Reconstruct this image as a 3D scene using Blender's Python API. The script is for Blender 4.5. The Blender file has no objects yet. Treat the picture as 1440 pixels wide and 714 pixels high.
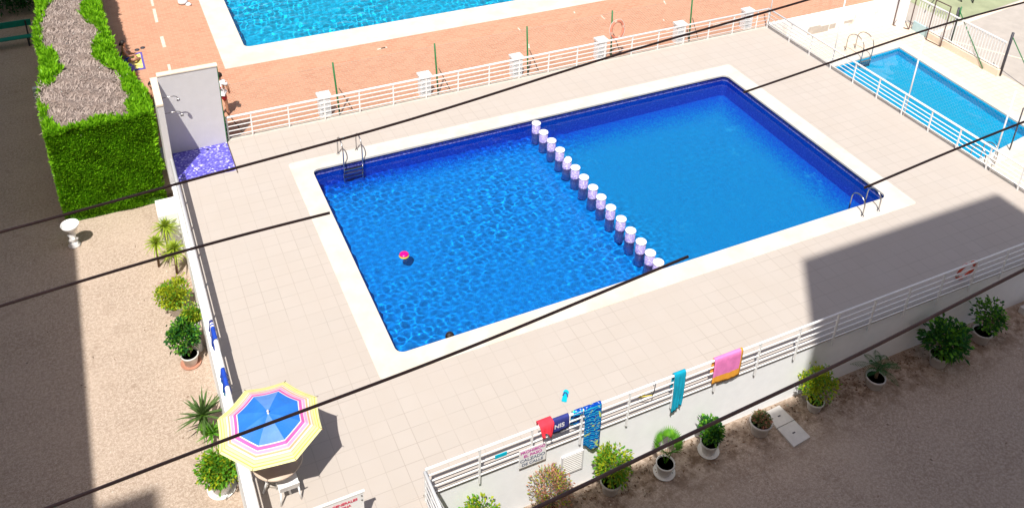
import bpy, bmesh, math, random
from mathutils import Vector, Matrix, Euler
import numpy as np
R = math.radians
rnd = random.Random(7)
scn = bpy.context.scene
col = scn.collection

# ------------------------------------------------------------------ camera
cd = bpy.data.cameras.new('camera'); cam = bpy.data.objects.new('camera', cd); col.objects.link(cam)
Mx = Matrix(((0.9046324, 0.1740975, -0.3890118), (-0.4251240, 0.4332070, -0.7947334), (0.0301616, 0.8843199, 0.4659062)))
cam.matrix_world = Matrix.Translation((-4.9336, -15.9019, 17.4509)) @ Mx.to_4x4()
cd.sensor_width = 36; cd.lens = 32.325; cd.shift_y = -0.2063
cd.clip_start = 0.1; cd.clip_end = 3000
scn.camera = cam

# ------------------------------------------------------------------ light
SUN = Vector((0.33, 0.45, -1.0)).normalized()
EL = math.asin(-SUN.z)
w = bpy.data.worlds.new("World"); scn.world = w; w.use_nodes = True
nt = w.node_tree; sky = nt.nodes.new('ShaderNodeTexSky'); sky.sky_type = 'NISHITA'; sky.sun_disc = False
sky.sun_elevation = EL; sky.sun_rotation = math.atan2(-SUN.x, -SUN.y); sky.air_density = 1.0; sky.dust_density = 1.2
bg = nt.nodes['Background']; bg.inputs[1].default_value = 0.13
wb = nt.nodes.new('ShaderNodeMix'); wb.data_type = 'RGBA'; wb.blend_type = 'MULTIPLY'; wb.inputs[0].default_value = 1; wb.inputs[7].default_value = (1.22, 1.0, .86, 1)   # the photograph's warm white balance
nt.links.new(sky.outputs[0], wb.inputs[6]); nt.links.new(wb.outputs[2], bg.inputs[0])
sl = bpy.data.lights.new('sun', 'SUN'); sl.energy = 4.9; sl.angle = R(0.5); sl.color = (1, 0.955, 0.88)
so = bpy.data.objects.new('sun', sl); col.objects.link(so)
so.rotation_euler = SUN.to_track_quat('-Z', 'Y').to_euler(); so.location = (0, 0, 60)
scn.view_settings.view_transform = 'Standard'; scn.view_settings.look = 'None'
scn.view_settings.exposure = 0.33; scn.view_settings.gamma = 1
try: scn.view_settings.use_curve_mapping = False
except Exception: pass
scn.cycles.max_bounces = 8; scn.cycles.transparent_max_bounces = 24
scn.cycles.caustics_reflective = False; scn.cycles.caustics_refractive = True   # sunlight is focused through the rippled water onto the pool floors
sl.cycles.is_caustics_light = True

# ------------------------------------------------------------------ materials
class N:
    def __init__(s, name):
        s.m = bpy.data.materials.new(name); s.m.use_nodes = True; s.t = s.m.node_tree
        s.b = s.t.nodes['Principled BSDF']; s.o = s.t.nodes['Material Output']
        s.tc = s.t.nodes.new('ShaderNodeTexCoord')
    def n(s, ty, **kw):
        x = s.t.nodes.new('ShaderNode' + ty)
        for k, v in kw.items():
            if k in x.inputs: s.put(x.inputs[k], v)
            else: setattr(x, k, v)
        return x
    def put(s, i, v):
        if isinstance(v, bpy.types.NodeSocket): s.t.links.new(v, i)
        else: i.default_value = v
    def noise(s, scale, detail=3, rough=.6, vec=None, dist=0):
        x = s.n('TexNoise', Scale=scale, Detail=detail, Roughness=rough, Distortion=dist)
        s.t.links.new(vec or s.tc.outputs['Object'], x.inputs['Vector']); return x.outputs['Fac']
    def ramp(s, fac, stops):
        x = s.n('ValToRGB'); e = x.color_ramp.elements
        while len(e) < len(stops): e.new(.5)
        for i, (p, c) in enumerate(stops):
            e[i].position = p; e[i].color = (*c, 1) if len(c) == 3 else c
        s.put(x.inputs['Fac'], fac); return x.outputs['Color']
    def mix(s, fac, a, b, mode='MIX'):
        x = s.n('Mix', data_type='RGBA', blend_type=mode)
        s.put(x.inputs[0], fac)
        for i, v in ((6, a), (7, b)):
            if isinstance(v, tuple) and len(v) == 3: v = (*v, 1)
            s.put(x.inputs[i], v)
        return x.outputs[2]
    def bump(s, h, strength=.3, dist=.02):
        x = s.n('Bump', Strength=strength, Distance=dist); s.put(x.inputs['Height'], h)
        s.t.links.new(x.outputs[0], s.b.inputs['Normal']); return x.outputs[0]
    def base(s, c, rough=.6, metal=0, spec=.5):
        if isinstance(c, tuple) and len(c) == 3: c = (*c, 1)
        s.put(s.b.inputs['Base Color'], c); s.put(s.b.inputs['Roughness'], rough); s.put(s.b.inputs['Metallic'], metal)
        s.b.inputs['Specular IOR Level'].default_value = spec
        return s.m

def g(v): return (v, v, v)
def plain(name, c, rough=.6, var=.12, scale=6, metal=0, spec=.4, bump=0, bs=40):
    k = N(name)
    d = tuple(x * (1 - var) for x in c); l = tuple(min(1, x * (1 + var)) for x in c)
    cc = k.ramp(k.noise(scale, 4), [(.3, d), (.7, l)])
    if bump: k.bump(k.noise(bs, 3), bump, .01)
    return k.base(cc, rough, metal, spec)

def m_tiles():
    k = N('deck_tiles')
    b = k.n('TexBrick', offset=0.0, squash=1.0, Scale=1.0); 
    b.inputs['Color1'].default_value = (.455, .410, .372, 1); b.inputs['Color2'].default_value = (.478, .431, .392, 1)
    b.inputs['Mortar'].default_value = (.345, .305, .27, 1); b.inputs['Mortar Size'].default_value = .009
    b.inputs['Mortar Smooth'].default_value = .3; b.inputs['Brick Width'].default_value = .435; b.inputs['Row Height'].default_value = .435
    k.t.links.new(k.tc.outputs['Object'], b.inputs['Vector'])
    # joints fade in and out from place to place, as worn grout does
    wear = k.ramp(k.noise(.42, 5, .65), [(.42, g(0)), (.62, g(1))])
    c0 = (.467, .421, .383)
    fade = k.mix(wear, b.outputs['Color'], k.mix(.72, b.outputs['Color'], c0))
    c = k.mix(k.ramp(k.noise(.9, 5), [(.3, g(0)), (.75, g(1))]), fade, (.44, .385, .335)); c = k.mix(.55, fade, c)
    c = k.mix(k.ramp(k.noise(60, 3), [(.35, g(.0)), (.7, g(.16))]), c, (.42, .37, .33))
    st = k.ramp(k.noise(2.6, 6, .7), [(.66, g(0)), (.78, g(.3))]); c = k.mix(st, c, (.33, .285, .25))
    k.bump(b.outputs['Fac'], -.25, .004)
    return k.base(c, .72, 0, .3)
def m_coping():
    k = N('coping_stone')
    c = k.ramp(k.noise(1.4, 5), [(.3, (.545, .505, .44)), (.6, (.615, .585, .53))])
    c = k.mix(k.ramp(k.noise(.55, 4, .6), [(.54, g(0)), (.62, g(.55))]), c, (.61, .53, .42))
    c = k.mix(k.ramp(k.noise(35, 3), [(.4, g(0)), (.8, g(.2))]), c, (.6, .55, .48))
    k.bump(k.noise(30, 4), .15, .006)
    return k.base(c, .7, 0, .3)
def m_terracotta():
    k = N('terracotta_pavers')
    b = k.n('TexBrick', offset=.5, Scale=1.0)
    b.inputs['Color1'].default_value = (.45, .215, .135, 1); b.inputs['Color2'].default_value = (.52, .27, .175, 1)
    b.inputs['Mortar'].default_value = (.50, .32, .22, 1); b.inputs['Mortar Size'].default_value = .012
    b.inputs['Brick Width'].default_value = .30; b.inputs['Row Height'].default_value = .15
    k.t.links.new(k.tc.outputs['Object'], b.inputs['Vector'])
    c = k.mix(k.ramp(k.noise(.5, 5, .65), [(.35, g(0)), (.7, g(.45))]), b.outputs['Color'], (.56, .31, .205))
    c = k.mix(k.ramp(k.noise(3.5, 5, .7), [(.55, g(0)), (.8, g(.4))]), c, (.46, .23, .14))
    k.bump(b.outputs['Fac'], -.3, .004)
    return k.base(c, .8, 0, .25)
def m_gravel():
    k = N('gravel')
    c = k.ramp(k.noise(38, 4, .75), [(.28, (.25, .18, .14)), (.5, (.52, .42, .34)), (.72, (.71, .60, .51))])
    c = k.mix(k.ramp(k.noise(13, 5, .8), [(.42, g(.55)), (.56, g(0))]), c, (.25, .175, .125))
    c = k.mix(k.ramp(k.noise(.6, 5, .6), [(.35, g(0)), (.7, g(.4))]), c, (.56, .45, .365))
    c = k.mix(k.ramp(k.noise(2.0, 6, .7), [(.54, g(0)), (.72, g(.4))]), c, (.28, .20, .145))
    # dark soil and litter along the foot of the front wall (y ~ -4.2)
    s = k.n('SeparateXYZ'); k.t.links.new(k.tc.outputs['Object'], s.inputs[0])
    d = k.n('Math', operation='ADD'); k.put(d.inputs[0], s.outputs[1]); d.inputs[1].default_value = 4.45
    a = k.n('Math', operation='ABSOLUTE'); k.put(a.inputs[0], d.outputs[0])
    mr = k.n('MapRange'); k.put(mr.inputs[0], a.outputs[0]); mr.inputs[1].default_value = .1; mr.inputs[2].default_value = 1.1; mr.inputs[3].default_value = .85; mr.inputs[4].default_value = 0
    mm = k.n('Math', operation='MULTIPLY'); k.put(mm.inputs[0], mr.outputs[0])
    k.put(mm.inputs[1], k.ramp(k.noise(3.2, 6, .7), [(.42, g(0)), (.6, g(1))]))
    c = k.mix(mm.outputs[0], c, (.15, .095, .06))
    v = k.n('TexVoronoi', Scale=26.0); k.t.links.new(k.tc.outputs['Object'], v.inputs['Vector'])
    c = k.mix(k.ramp(v.outputs['Distance'], [(.04, g(.5)), (.13, g(0))]), c, (.74, .66, .57))
    v2 = k.n('TexVoronoi', Scale=7.0); k.t.links.new(k.tc.outputs['Object'], v2.inputs['Vector'])
    c = k.mix(k.ramp(v2.outputs['Distance'], [(.03, g(.7)), (.09, g(0))]), c, (.17, .12, .09))
    k.bump(k.noise(60, 4, .8), .8, .02)
    return k.base(c, .95, 0, .15)
def m_mosaic(name, cols, s=16, mix2=None, rough=.25, rim=None):
    k = N(name)
    v = k.n('TexVoronoi', Scale=float(s), Randomness=.55); k.t.links.new(k.tc.outputs['Object'], v.inputs['Vector'])
    sp = k.n('SeparateColor'); k.put(sp.inputs[0], v.outputs['Color'])
    c = k.ramp(sp.outputs[0], cols)
    if mix2: c = k.mix(k.ramp(k.noise(1.3, 4, .65), [(.4, g(0)), (.7, g(.6))]), c, mix2)
    if rim:   # light scattering in the water, painted into the floor colour: darker near walls
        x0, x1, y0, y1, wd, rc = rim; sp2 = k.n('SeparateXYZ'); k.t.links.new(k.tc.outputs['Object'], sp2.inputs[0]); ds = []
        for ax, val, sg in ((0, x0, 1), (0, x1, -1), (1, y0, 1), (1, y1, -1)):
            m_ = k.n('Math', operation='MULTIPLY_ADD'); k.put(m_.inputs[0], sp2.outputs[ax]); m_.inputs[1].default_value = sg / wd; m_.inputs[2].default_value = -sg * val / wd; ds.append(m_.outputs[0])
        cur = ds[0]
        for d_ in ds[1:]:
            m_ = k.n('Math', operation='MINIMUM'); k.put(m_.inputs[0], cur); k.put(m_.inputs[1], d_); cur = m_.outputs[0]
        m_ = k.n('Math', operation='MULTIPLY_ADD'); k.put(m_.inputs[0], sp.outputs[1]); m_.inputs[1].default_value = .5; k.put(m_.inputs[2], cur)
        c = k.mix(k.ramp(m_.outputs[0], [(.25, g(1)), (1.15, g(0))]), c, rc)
        c = k.mix(k.ramp(k.noise(1.1, 5, .7), [(.62, g(0)), (.72, g(.55))]), c, (.02, .42, .80))   # paler patches scattered by noise
    return k.base(c, rough, 0, .5)
def m_water(name, tint):
    k = N(name); b = k.b.inputs
    b['Transmission Weight'].default_value = 1; b['IOR'].default_value = 1.33; b['Roughness'].default_value = 0; b['Base Color'].default_value = (*tint, 1)
    return k.m
def water(name, corners, z, res, tint, amp, lam, seed, fade=None, receivers=()):
    """rippled water surface as real displaced geometry; corners run round the basin"""
    wr = random.Random(seed); WV = []
    for i in range(30):
        l = lam[0] * (lam[1] / lam[0]) ** wr.random(); th = wr.uniform(0, 2 * math.pi)
        WV.append((2 * math.pi / l * math.cos(th), 2 * math.pi / l * math.sin(th), amp * l ** 1.15, wr.uniform(0, 6.28)))
    WV = np.array(WV); nx, ny = res; A, B, C_, D_ = [np.array(c, float) for c in corners]
    u, v = np.meshgrid(np.linspace(0, 1, nx + 1), np.linspace(0, 1, ny + 1))
    P = (A * ((1 - u) * (1 - v))[..., None] + B * (u * (1 - v))[..., None] + C_ * (u * v)[..., None] + D_ * ((1 - u) * v)[..., None])
    X, Y = P[..., 0], P[..., 1]; H = sum(w[2] * np.sin(w[0] * X + w[1] * Y + w[3] + .6 * np.sin(.7 * X + .9 * Y + w[3])) for w in WV)
    H *= .80 + .45 * np.sin(.8 * X + 1.1 + .5 * np.sin(Y)) * np.sin(.9 * Y + .4 + .6 * np.sin(.7 * X))
    if fade: H *= fade(X, Y)
    mb = MB(); vs = np.stack([X, Y, z + H], -1).reshape(-1, 3).tolist()
    fs = [(a, a + 1, a + nx + 2, a + nx + 1) for j in range(ny) for a in range(j * (nx + 1), j * (nx + 1) + nx)]
    mb.add(vs, fs, 0, True); o = mb.build(name, m_water(name, tint)); o.cycles.is_caustics_caster = True
    for r_ in receivers: bpy.data.objects[r_].cycles.is_caustics_receiver = True
    return struct(o)
def m_leaf(name, c1, c2, c3=None, rough=.5):
    k = N(name)
    stops = [(.3, c1), (.62, c2)] + ([(.78, c3)] if c3 else [])
    c = k.ramp(k.noise(9, 4, .7), stops)
    k.base(c, rough, 0, .3)
    k.b.inputs['Subsurface Weight'].default_value = 0
    tl = k.n('BsdfTranslucent'); k.put(tl.inputs[0], c)
    mx = k.n('MixShader'); mx.inputs[0].default_value = .28
    k.t.links.new(k.b.outputs[0], mx.inputs[1]); k.t.links.new(tl.outputs[0], mx.inputs[2]); k.t.links.new(mx.outputs[0], k.o.inputs['Surface'])
    return k.m
def m_wall(name, c, stain=(.6, .52, .42), amt=.35, bumpy=.35):
    k = N(name)
    a = k.ramp(k.noise(3, 5), [(.3, tuple(x * .94 for x in c)), (.7, c)])
    a = k.mix(k.ramp(k.noise(1.1, 6, .75), [(.58, g(0)), (.74, g(amt))]), a, stain)
    k.bump(k.noise(45, 3), bumpy, .012)
    return k.base(a, .85, 0, .2)

M = dict(
 tile=m_tiles(), coping=m_coping(), terra=m_terracotta(), gravel=m_gravel(),
 wallw=m_wall('white_render', (.92, .935, .96), (.78, .74, .73), .15),
 wallold=m_wall('peeling_white_render', (.82, .81, .79), (.50, .40, .30), .8),
 bldg=m_wall('apartment_render', (.62, .55, .46)),
 white=plain('white_paint', (.82, .82, .82), .4, .03), offw=plain('off_white_plastic', (.74, .73, .71), .45, .05),
 cap=plain('white_cap_tile', (.84, .84, .84), .4, .03),
 curb=plain('concrete_curb', (.58, .53, .46), .85, .12, 4, bump=.3), conc=plain('concrete', (.46, .42, .38), .9, .15, 3, bump=.3),
 asphalt=plain('court_surface', (.42, .38, .34), .9, .08, 2), court=plain('green_court', (.30, .33, .20), .9, .15, 1.2),
 cream=plain('cream_pavers', (.72, .62, .50), .8, .06, 3, bump=.2),
 steel=plain('stainless_steel', (.42, .40, .40), .28, .05, 5, metal=1), dark=plain('dark_metal', (.045, .045, .06), .5, .2),
 green=plain('green_paint', (.02, .16, .05), .45, .1), teal=plain('teal_paint', (.0, .22, .17), .5, .15),
 navytile=m_mosaic('navy_mosaic', [(0, (.014, .020, .15)), (.5, (.020, .028, .17)), (1, (.04, .055, .33))], 20),
 waterline=m_mosaic('waterline_mosaic', [(0, (.10, .09, .42)), (.5, (.22, .20, .62)), (1, (.40, .38, .75))], 20),
 subwall=m_mosaic('submerged_mosaic', [(0, (.002, .05, .58)), (.5, (.003, .07, .64)), (.9, (.01, .10, .70)), (1, (.05, .15, .8))], 26),
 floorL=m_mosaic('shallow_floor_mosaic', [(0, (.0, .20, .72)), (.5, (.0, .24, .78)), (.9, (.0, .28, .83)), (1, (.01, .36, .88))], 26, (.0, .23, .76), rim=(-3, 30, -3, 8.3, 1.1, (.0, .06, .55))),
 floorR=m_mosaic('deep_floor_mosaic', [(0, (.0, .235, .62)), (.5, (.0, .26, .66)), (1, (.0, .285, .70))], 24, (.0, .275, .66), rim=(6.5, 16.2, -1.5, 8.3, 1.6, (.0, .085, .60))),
 floor2=m_mosaic('turquoise_floor', [(0, (.0, .38, .68)), (.5, (.0, .47, .78)), (.9, (.0, .54, .84)), (1, (.05, .64, .9))], 22, (.0, .45, .76)),
 floor3=m_mosaic('light_pool_floor', [(0, (.0, .43, .74)), (1, (.0, .48, .80))], 22, (.0, .46, .78)),
 shower=m_mosaic('blue_white_mosaic', [(0, (.05, .04, .36)), (.5, (.11, .095, .50)), (.82, (.22, .20, .62)), (.95, (.50, .50, .80)), (1, (.75, .75, .88))], 20, (.13, .12, .55), .4),
 pillar=m_mosaic('lilac_mosaic', [(0, (.20, .16, .44)), (.5, (.31, .26, .56)), (.85, (.44, .40, .68)), (1, (.7, .68, .8))], 40, None, .4),
 showerwall=m_wall('pale_grey_render', (.60, .59, .60), (.5, .48, .48), .2, .1),
 cable=plain('brown_cable', (.11, .065, .06), .6, .2),
 pot=plain('white_plastic_pot', (.62, .60, .58), .5, .08), soil=plain('potting_soil', (.06, .035, .02), .95, .3, 30),
 terrapot=plain('terracotta_saucer', (.45, .22, .15), .8, .1),
 hedge=m_leaf('cypress_green', (.10, .31, .010), (.28, .60, .015), (.55, .76, .03)),
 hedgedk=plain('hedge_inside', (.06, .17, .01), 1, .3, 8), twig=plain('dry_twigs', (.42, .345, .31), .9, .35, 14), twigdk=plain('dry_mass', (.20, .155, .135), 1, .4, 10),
 lime=m_leaf('lime_leaf', (.20, .29, .012), (.44, .50, .02), (.62, .60, .05)), mid=m_leaf('mid_leaf', (.05, .20, .015), (.16, .40, .03), (.32, .55, .06)),
 deep=m_leaf('dark_leaf', (.012, .07, .016), (.03, .15, .03), (.08, .25, .05)), yucca=m_leaf('spiky_leaf', (.16, .28, .02), (.42, .52, .05), (.66, .66, .10)),
 agave=m_leaf('agave_leaf', (.04, .10, .03), (.12, .20, .05), (.3, .33, .12)), copper=m_leaf('coppery_leaf', (.36, .13, .08), (.60, .30, .20), (.38, .44, .08)),
 grey=m_leaf('grey_green_leaf', (.12, .14, .06), (.28, .28, .14), (.42, .36, .28)), stem=plain('woody_stem', (.16, .10, .06), .9, .2),
 skin=plain('skin', (.48, .24, .15), .55, .06), hair=plain('dark_hair', (.018, .011, .009), .6, .2), red=plain('red_cloth', (.55, .02, .03), .8, .1),
 wcloth=plain('white_cloth', (.80, .80, .82), .85, .05), navy=plain('navy_cloth', (.03, .04, .22), .8, .2, 8), redpure=plain('red_print', (.7, .01, .02), .7, .02),
 coral=plain('coral_red_cloth', (.80, .04, .07), .85, .12), tealt=plain('teal_towel_cloth', (.0, .33, .50), .9, .12), purple=plain('violet_cloth', (.12, .09, .38), .9, .2, 9),
 pinkt=plain('pink_towel_cloth', (.80, .22, .52), .9, .12), oranget=plain('orange_towel_cloth', (.85, .38, .04), .9, .1),
 bluet=plain('blue_towel_cloth', (.01, .06, .45), .9, .2), cyan=plain('cyan_rubber', (.0, .45, .62), .5, .1), greycl=plain('grey_cloth', (.16, .17, .22), .9, .2),
 ub=plain('umbrella_blue', (.02, .17, .62), .6, .08), ubl=plain('umbrella_light_blue', (.10, .25, .62), .55, .08), uy=plain('umbrella_yellow', (.57, .61, .045), .7, .05), uc=plain('umbrella_cream', (.76, .72, .34), .7, .05),
 up=plain('umbrella_pink', (.74, .11, .38), .7, .05), ul=plain('umbrella_lilac', (.70, .34, .55), .7, .05), uw=plain('umbrella_white', (.70, .66, .62), .7, .03), us=plain('umbrella_salmon', (.72, .38, .20), .7, .05),
 glass=plain('window_glass', (.03, .04, .05), .08, .1), magenta=plain('magenta_vinyl', (.8, .0, .22), .3, .05), yell=plain('yellow_vinyl', (.75, .62, .05), .3, .05),
 signred=plain('sign_red_print', (.65, .04, .10), .6, .02), signpink=plain('sign_magenta_print', (.50, .06, .35), .6, .02), signgrey=plain('sign_grey_print', (.16, .19, .26), .6, .05),
 ring=plain('red_foam', (.62, .10, .05), .6, .12), panelb=plain('pale_blue_paint', (.42, .58, .62), .6, .06), bark=plain('bark', (.09, .06, .045), .95, .3), vent=plain('grey_white_grille', (.62, .62, .64), .5, .03), purp=plain('purple_door', (.10, .05, .16), .5, .1),
)
def m_wavetowel():
    k = N('patterned_blue_towel')
    wv = k.n('TexWave', wave_type='BANDS', bands_direction='Z', Scale=2.0, Distortion=4.5, Detail=2.0); wv.inputs['Detail Scale'].default_value = 1.6
    k.t.links.new(k.tc.outputs['Object'], wv.inputs['Vector'])
    c = k.ramp(wv.outputs['Fac'], [(0, (.0, .05, .38)), (.38, (.0, .10, .50)), (.42, (.0, .50, .64)), (.72, (.02, .58, .70)), (.76, (.02, .22, .55)), (1, (.0, .08, .45))])
    for e in c.node.color_ramp.elements: pass
    c = k.mix(k.ramp(k.noise(7, 2, .5), [(.60, g(0)), (.64, g(1))]), c, (.42, .55, .16))
    c = k.mix(k.ramp(k.noise(16, 3, .6), [(.62, g(0)), (.66, g(.8))]), c, (.65, .72, .75))
    return k.base(c, .9, 0, .2)
M['wave'] = m_wavetowel(); M['ringw'] = plain('pale_foam_band', (.62, .55, .52), .6); M['fade'] = plain('faded_orange_foam', (.58, .20, .13), .7); M['fadew'] = plain('faded_foam_band', (.60, .36, .28), .7)
def m_yelltowel():
    k = N('yellow_patterned_towel')
    c = k.ramp(k.noise(9, 3, .6), [(.38, (.10, .05, .25)), (.44, (.72, .60, .10)), (.58, (.80, .70, .22)), (.64, (.75, .62, .58))])
    return k.base(c, .9, 0, .2)
M['ytowel'] = m_yelltowel()

# ------------------------------------------------------------------ mesh builder
class MB:
    def __init__(s): s.v = []; s.f = []; s.m = []; s.sm = []
    def add(s, vs, fs, mi=0, smooth=False):
        o = len(s.v); s.v += [tuple(v) for v in vs]; s.f += [tuple(i + o for i in f) for f in fs]
        s.m += [mi] * len(fs); s.sm += [smooth] * len(fs); return s
    def box(s, x0, x1, y0, y1, z0, z1, mi=0):
        vs = [(x, y, z) for z in (z0, z1) for x, y in ((x0, y0), (x1, y0), (x1, y1), (x0, y1))]
        return s.add(vs, [(3, 2, 1, 0), (4, 5, 6, 7), (0, 1, 5, 4), (1, 2, 6, 5), (2, 3, 7, 6), (3, 0, 4, 7)], mi)
    def obox(s, a, b, w, h, mi=0, up=(0, 0, 1)):
        a = Vector(a); b = Vector(b); d = (b - a).normalized(); u = Vector(up); sd = d.cross(u)
        if sd.length < 1e-3: sd = d.cross(Vector((1, 0, 0)))
        sd.normalize(); u = sd.cross(d); vs = []
        for p in (a, b):
            for i, j in ((-1, -1), (1, -1), (1, 1), (-1, 1)): vs.append(p + sd * i * w / 2 + u * j * h / 2)
        return s.add(vs, [(3, 2, 1, 0), (4, 5, 6, 7), (0, 1, 5, 4), (1, 2, 6, 5), (2, 3, 7, 6), (3, 0, 4, 7)], mi)
    def tube(s, pts, r, n=8, mi=0, smooth=True, caps=True):
        pts = [Vector(p) for p in pts]; rs = r if isinstance(r, (list, tuple)) else [r] * len(pts)
        vs = []; fs = []; ref = None
        for i, p in enumerate(pts):
            d = (pts[min(i + 1, len(pts) - 1)] - pts[max(i - 1, 0)]).normalized()
            if ref is None:
                ref = Vector((0, 0, 1)) if abs(d.z) < .9 else Vector((1, 0, 0))
            a = (ref - d * ref.dot(d))
            if a.length < 1e-4: a = d.orthogonal()
            a.normalize(); ref = a; b = d.cross(a)
            for k in range(n):
                t = 2 * math.pi * k / n; vs.append(p + (a * math.cos(t) + b * math.sin(t)) * rs[i])
        for i in range(len(pts) - 1):
            for k in range(n):
                fs.append((i * n + k, i * n + (k + 1) % n, (i + 1) * n + (k + 1) % n, (i + 1) * n + k))
        s.add(vs, fs, mi, smooth)
        if caps:
            o = len(s.v) - len(vs)
            s.f += [tuple(o + k for k in range(n))[::-1], tuple(o + (len(pts) - 1) * n + k for k in range(n))]; s.m += [mi] * 2; s.sm += [False] * 2
        return s
    def lathe(s, prof, c=(0, 0, 0), n=24, mi=0, smooth=True):
        vs = []; fs = []
        for r, z in prof:
            for k in range(n):
                t = 2 * math.pi * k / n; vs.append((c[0] + r * math.cos(t), c[1] + r * math.sin(t), c[2] + z))
        for i in range(len(prof) - 1):
            for k in range(n): fs.append((i * n + k, i * n + (k + 1) % n, (i + 1) * n + (k + 1) % n, (i + 1) * n + k))
        s.add(vs, fs, mi, smooth)
        o = len(s.v) - len(vs)
        for j, rev in ((0, True), (len(prof) - 1, False)):
            if prof[j][0] > 1e-4:
                f = tuple(o + j * n + k for k in range(n)); s.f.append(f[::-1] if rev else f); s.m.append(mi); s.sm.append(False)
        return s
    def build(s, name, mats, parent=None, off=None):
        me = bpy.data.meshes.new(name)
        if off is None: off = parent.location.copy() if parent is not None and parent.parent is None else (0, 0, 0)
        if parent is not None and parent.parent is not None: off = parent.parent.location
        off = Vector(off)
        me.from_pydata([tuple(Vector(v) - off) for v in s.v], [], s.f)
        mats = mats if isinstance(mats, (list, tuple)) else [mats]
        for m in mats: me.materials.append(m)
        me.polygons.foreach_set('material_index', s.m); me.polygons.foreach_set('use_smooth', s.sm)
        me.update()
        o = bpy.data.objects.new(name, me); col.objects.link(o)
        if parent is not None: o.parent = parent
        return o

def thing(name, label, cat, loc=(0, 0, 0), group=None):
    o = bpy.data.objects.new(name, None); o.location = loc; o.empty_display_size = .2; col.objects.link(o)
    o['label'] = label; o['category'] = cat
    if group: o['group'] = group
    return o
def tag(o, label, cat, group=None):
    o['label'] = label; o['category'] = cat
    if group: o['group'] = group
    return o
def struct(o): o['kind'] = 'structure'; return o
def copy_tree(o, parent=None, loc=None):
    c = o.copy(); col.objects.link(c)
    if parent is not None: c.parent = parent
    if loc is not None: c.location = loc
    for ch in [x for x in bpy.data.objects if x.parent == o and x != c]: copy_tree(ch, c)
    return c
def text(body, size, mat, parent, M4, name='lettering', ext=.002):
    cu = bpy.data.curves.new(name, 'FONT'); cu.body = body; cu.size = size; cu.extrude = ext; cu.align_x = 'CENTER'; cu.offset = size * .02
    cu.materials.append(mat); o = bpy.data.objects.new(name, cu); col.objects.link(o)
    bpy.context.view_layer.update()
    me = bpy.data.meshes.new_from_object(o.evaluated_get(bpy.context.evaluated_depsgraph_get())); me.name = name
    bpy.data.objects.remove(o); o = bpy.data.objects.new(name, me); col.objects.link(o); o.parent = parent
    o.matrix_local = Matrix.Translation(-parent.location) @ M4 if parent.parent is None else Matrix.Translation(-parent.parent.location) @ M4
    return o

# ------------------------------------------------------------------ site numbers (metres; deck level is z = 0)
GZ = -1.77; TZ = -.30; PZ = -1.0; WZ = -.23
W, D, CW = 16.2, 8.34, .63
X0, X1, Y0, Y1 = -4.16, 20.5, -3.87, 11.05

def rrect(x0, x1, y0, y1, r, n=6):
    p = []
    for cx, cy, a in ((x1 - r, y0 + r, -90), (x1 - r, y1 - r, 0), (x0 + r, y1 - r, 90), (x0 + r, y0 + r, 180)):
        for i in range(n + 1):
            t = R(a + 90 * i / n); p.append((cx + r * math.cos(t), cy + r * math.sin(t)))
    return p
def ring_mesh(inner, outer, z0, z1, mb=None):
    mb = mb or MB(); n = len(inner)
    vs = [(x, y, z1) for x, y in inner] + [(x, y, z1) for x, y in outer] + [(x, y, z0) for x, y in inner] + [(x, y, z0) for x, y in outer]
    fs = []
    for i in range(n):
        j = (i + 1) % n
        fs += [(i, n + i, n + j, j), (i, j, 2 * n + j, 2 * n + i), (n + i, 3 * n + i, 3 * n + j, n + j)]
    return mb.add(vs, fs)

# ground sheet
mb = MB(); mb.add([(-400, -400, GZ), (400, -400, GZ), (400, 400, GZ), (-400, 400, GZ)], [(0, 1, 2, 3)])
struct(mb.build('gravel_ground', M['gravel']))

# deck slab round the coping
mb = MB()
ox0, ox1, oy0, oy1 = -CW + .02, W + CW - .02, -CW + .02, D + CW - .02
mb.box(X0 + .2, X1, Y0, oy0, -.12, 0); mb.box(X0 + .2, X1, oy1, Y1, -.12, 0)
mb.box(X0 + .2, ox0, oy0, oy1, -.12, 0); mb.box(ox1, X1, oy0, oy1, -.12, 0)
struct(mb.build('pool_deck', M['tile']))
inner = rrect(0, W, 0, D, .22); outer = rrect(-CW, W + CW, -CW, D + CW, .12)
struct(ring_mesh(inner, outer, -.05, .012).build('pool_coping', M['coping']))
# basin
mb = MB(); n = len(inner); 
def strip(mb, poly, z0, z1, mi, inset=0.0):
    n = len(poly); vs = [(x, y, z0) for x, y in poly] + [(x, y, z1) for x, y in poly]
    mb.add(vs, [(i, n + i, n + (i + 1) % n, (i + 1) % n) for i in range(n)], mi)
bas = rrect(-.03, W + .03, -.03, D + .03, .22)
strip(mb, bas, WZ + .02, -.05, 0); strip(mb, bas, WZ - .04, WZ + .02, 1); strip(mb, bas, -1.75, WZ - .05, 2)
struct(mb.build('pool_basin', [M['navytile'], M['waterline'], M['subwall']]))
mb = MB(); mb.box(-.1, 7.93, -.1, D + .1, -1.76, -1.12)
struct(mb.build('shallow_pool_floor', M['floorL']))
mb = MB(); mb.box(7.94, W + .1, -.1, D + .1, -1.765, -1.62)
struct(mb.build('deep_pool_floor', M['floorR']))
water('pool_water', ((-.028, -.028), (W + .028, -.028), (W + .028, D + .028), (-.028, D + .028)), WZ, (640, 330), (.88, .97, 1.0), .0029, (.14, .52), 3,
      lambda X, Y: 0.10 + .90 / (1 + np.exp((X - 8.3) * 3)), ('pool_basin', 'shallow_pool_floor', 'deep_pool_floor'))

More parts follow.
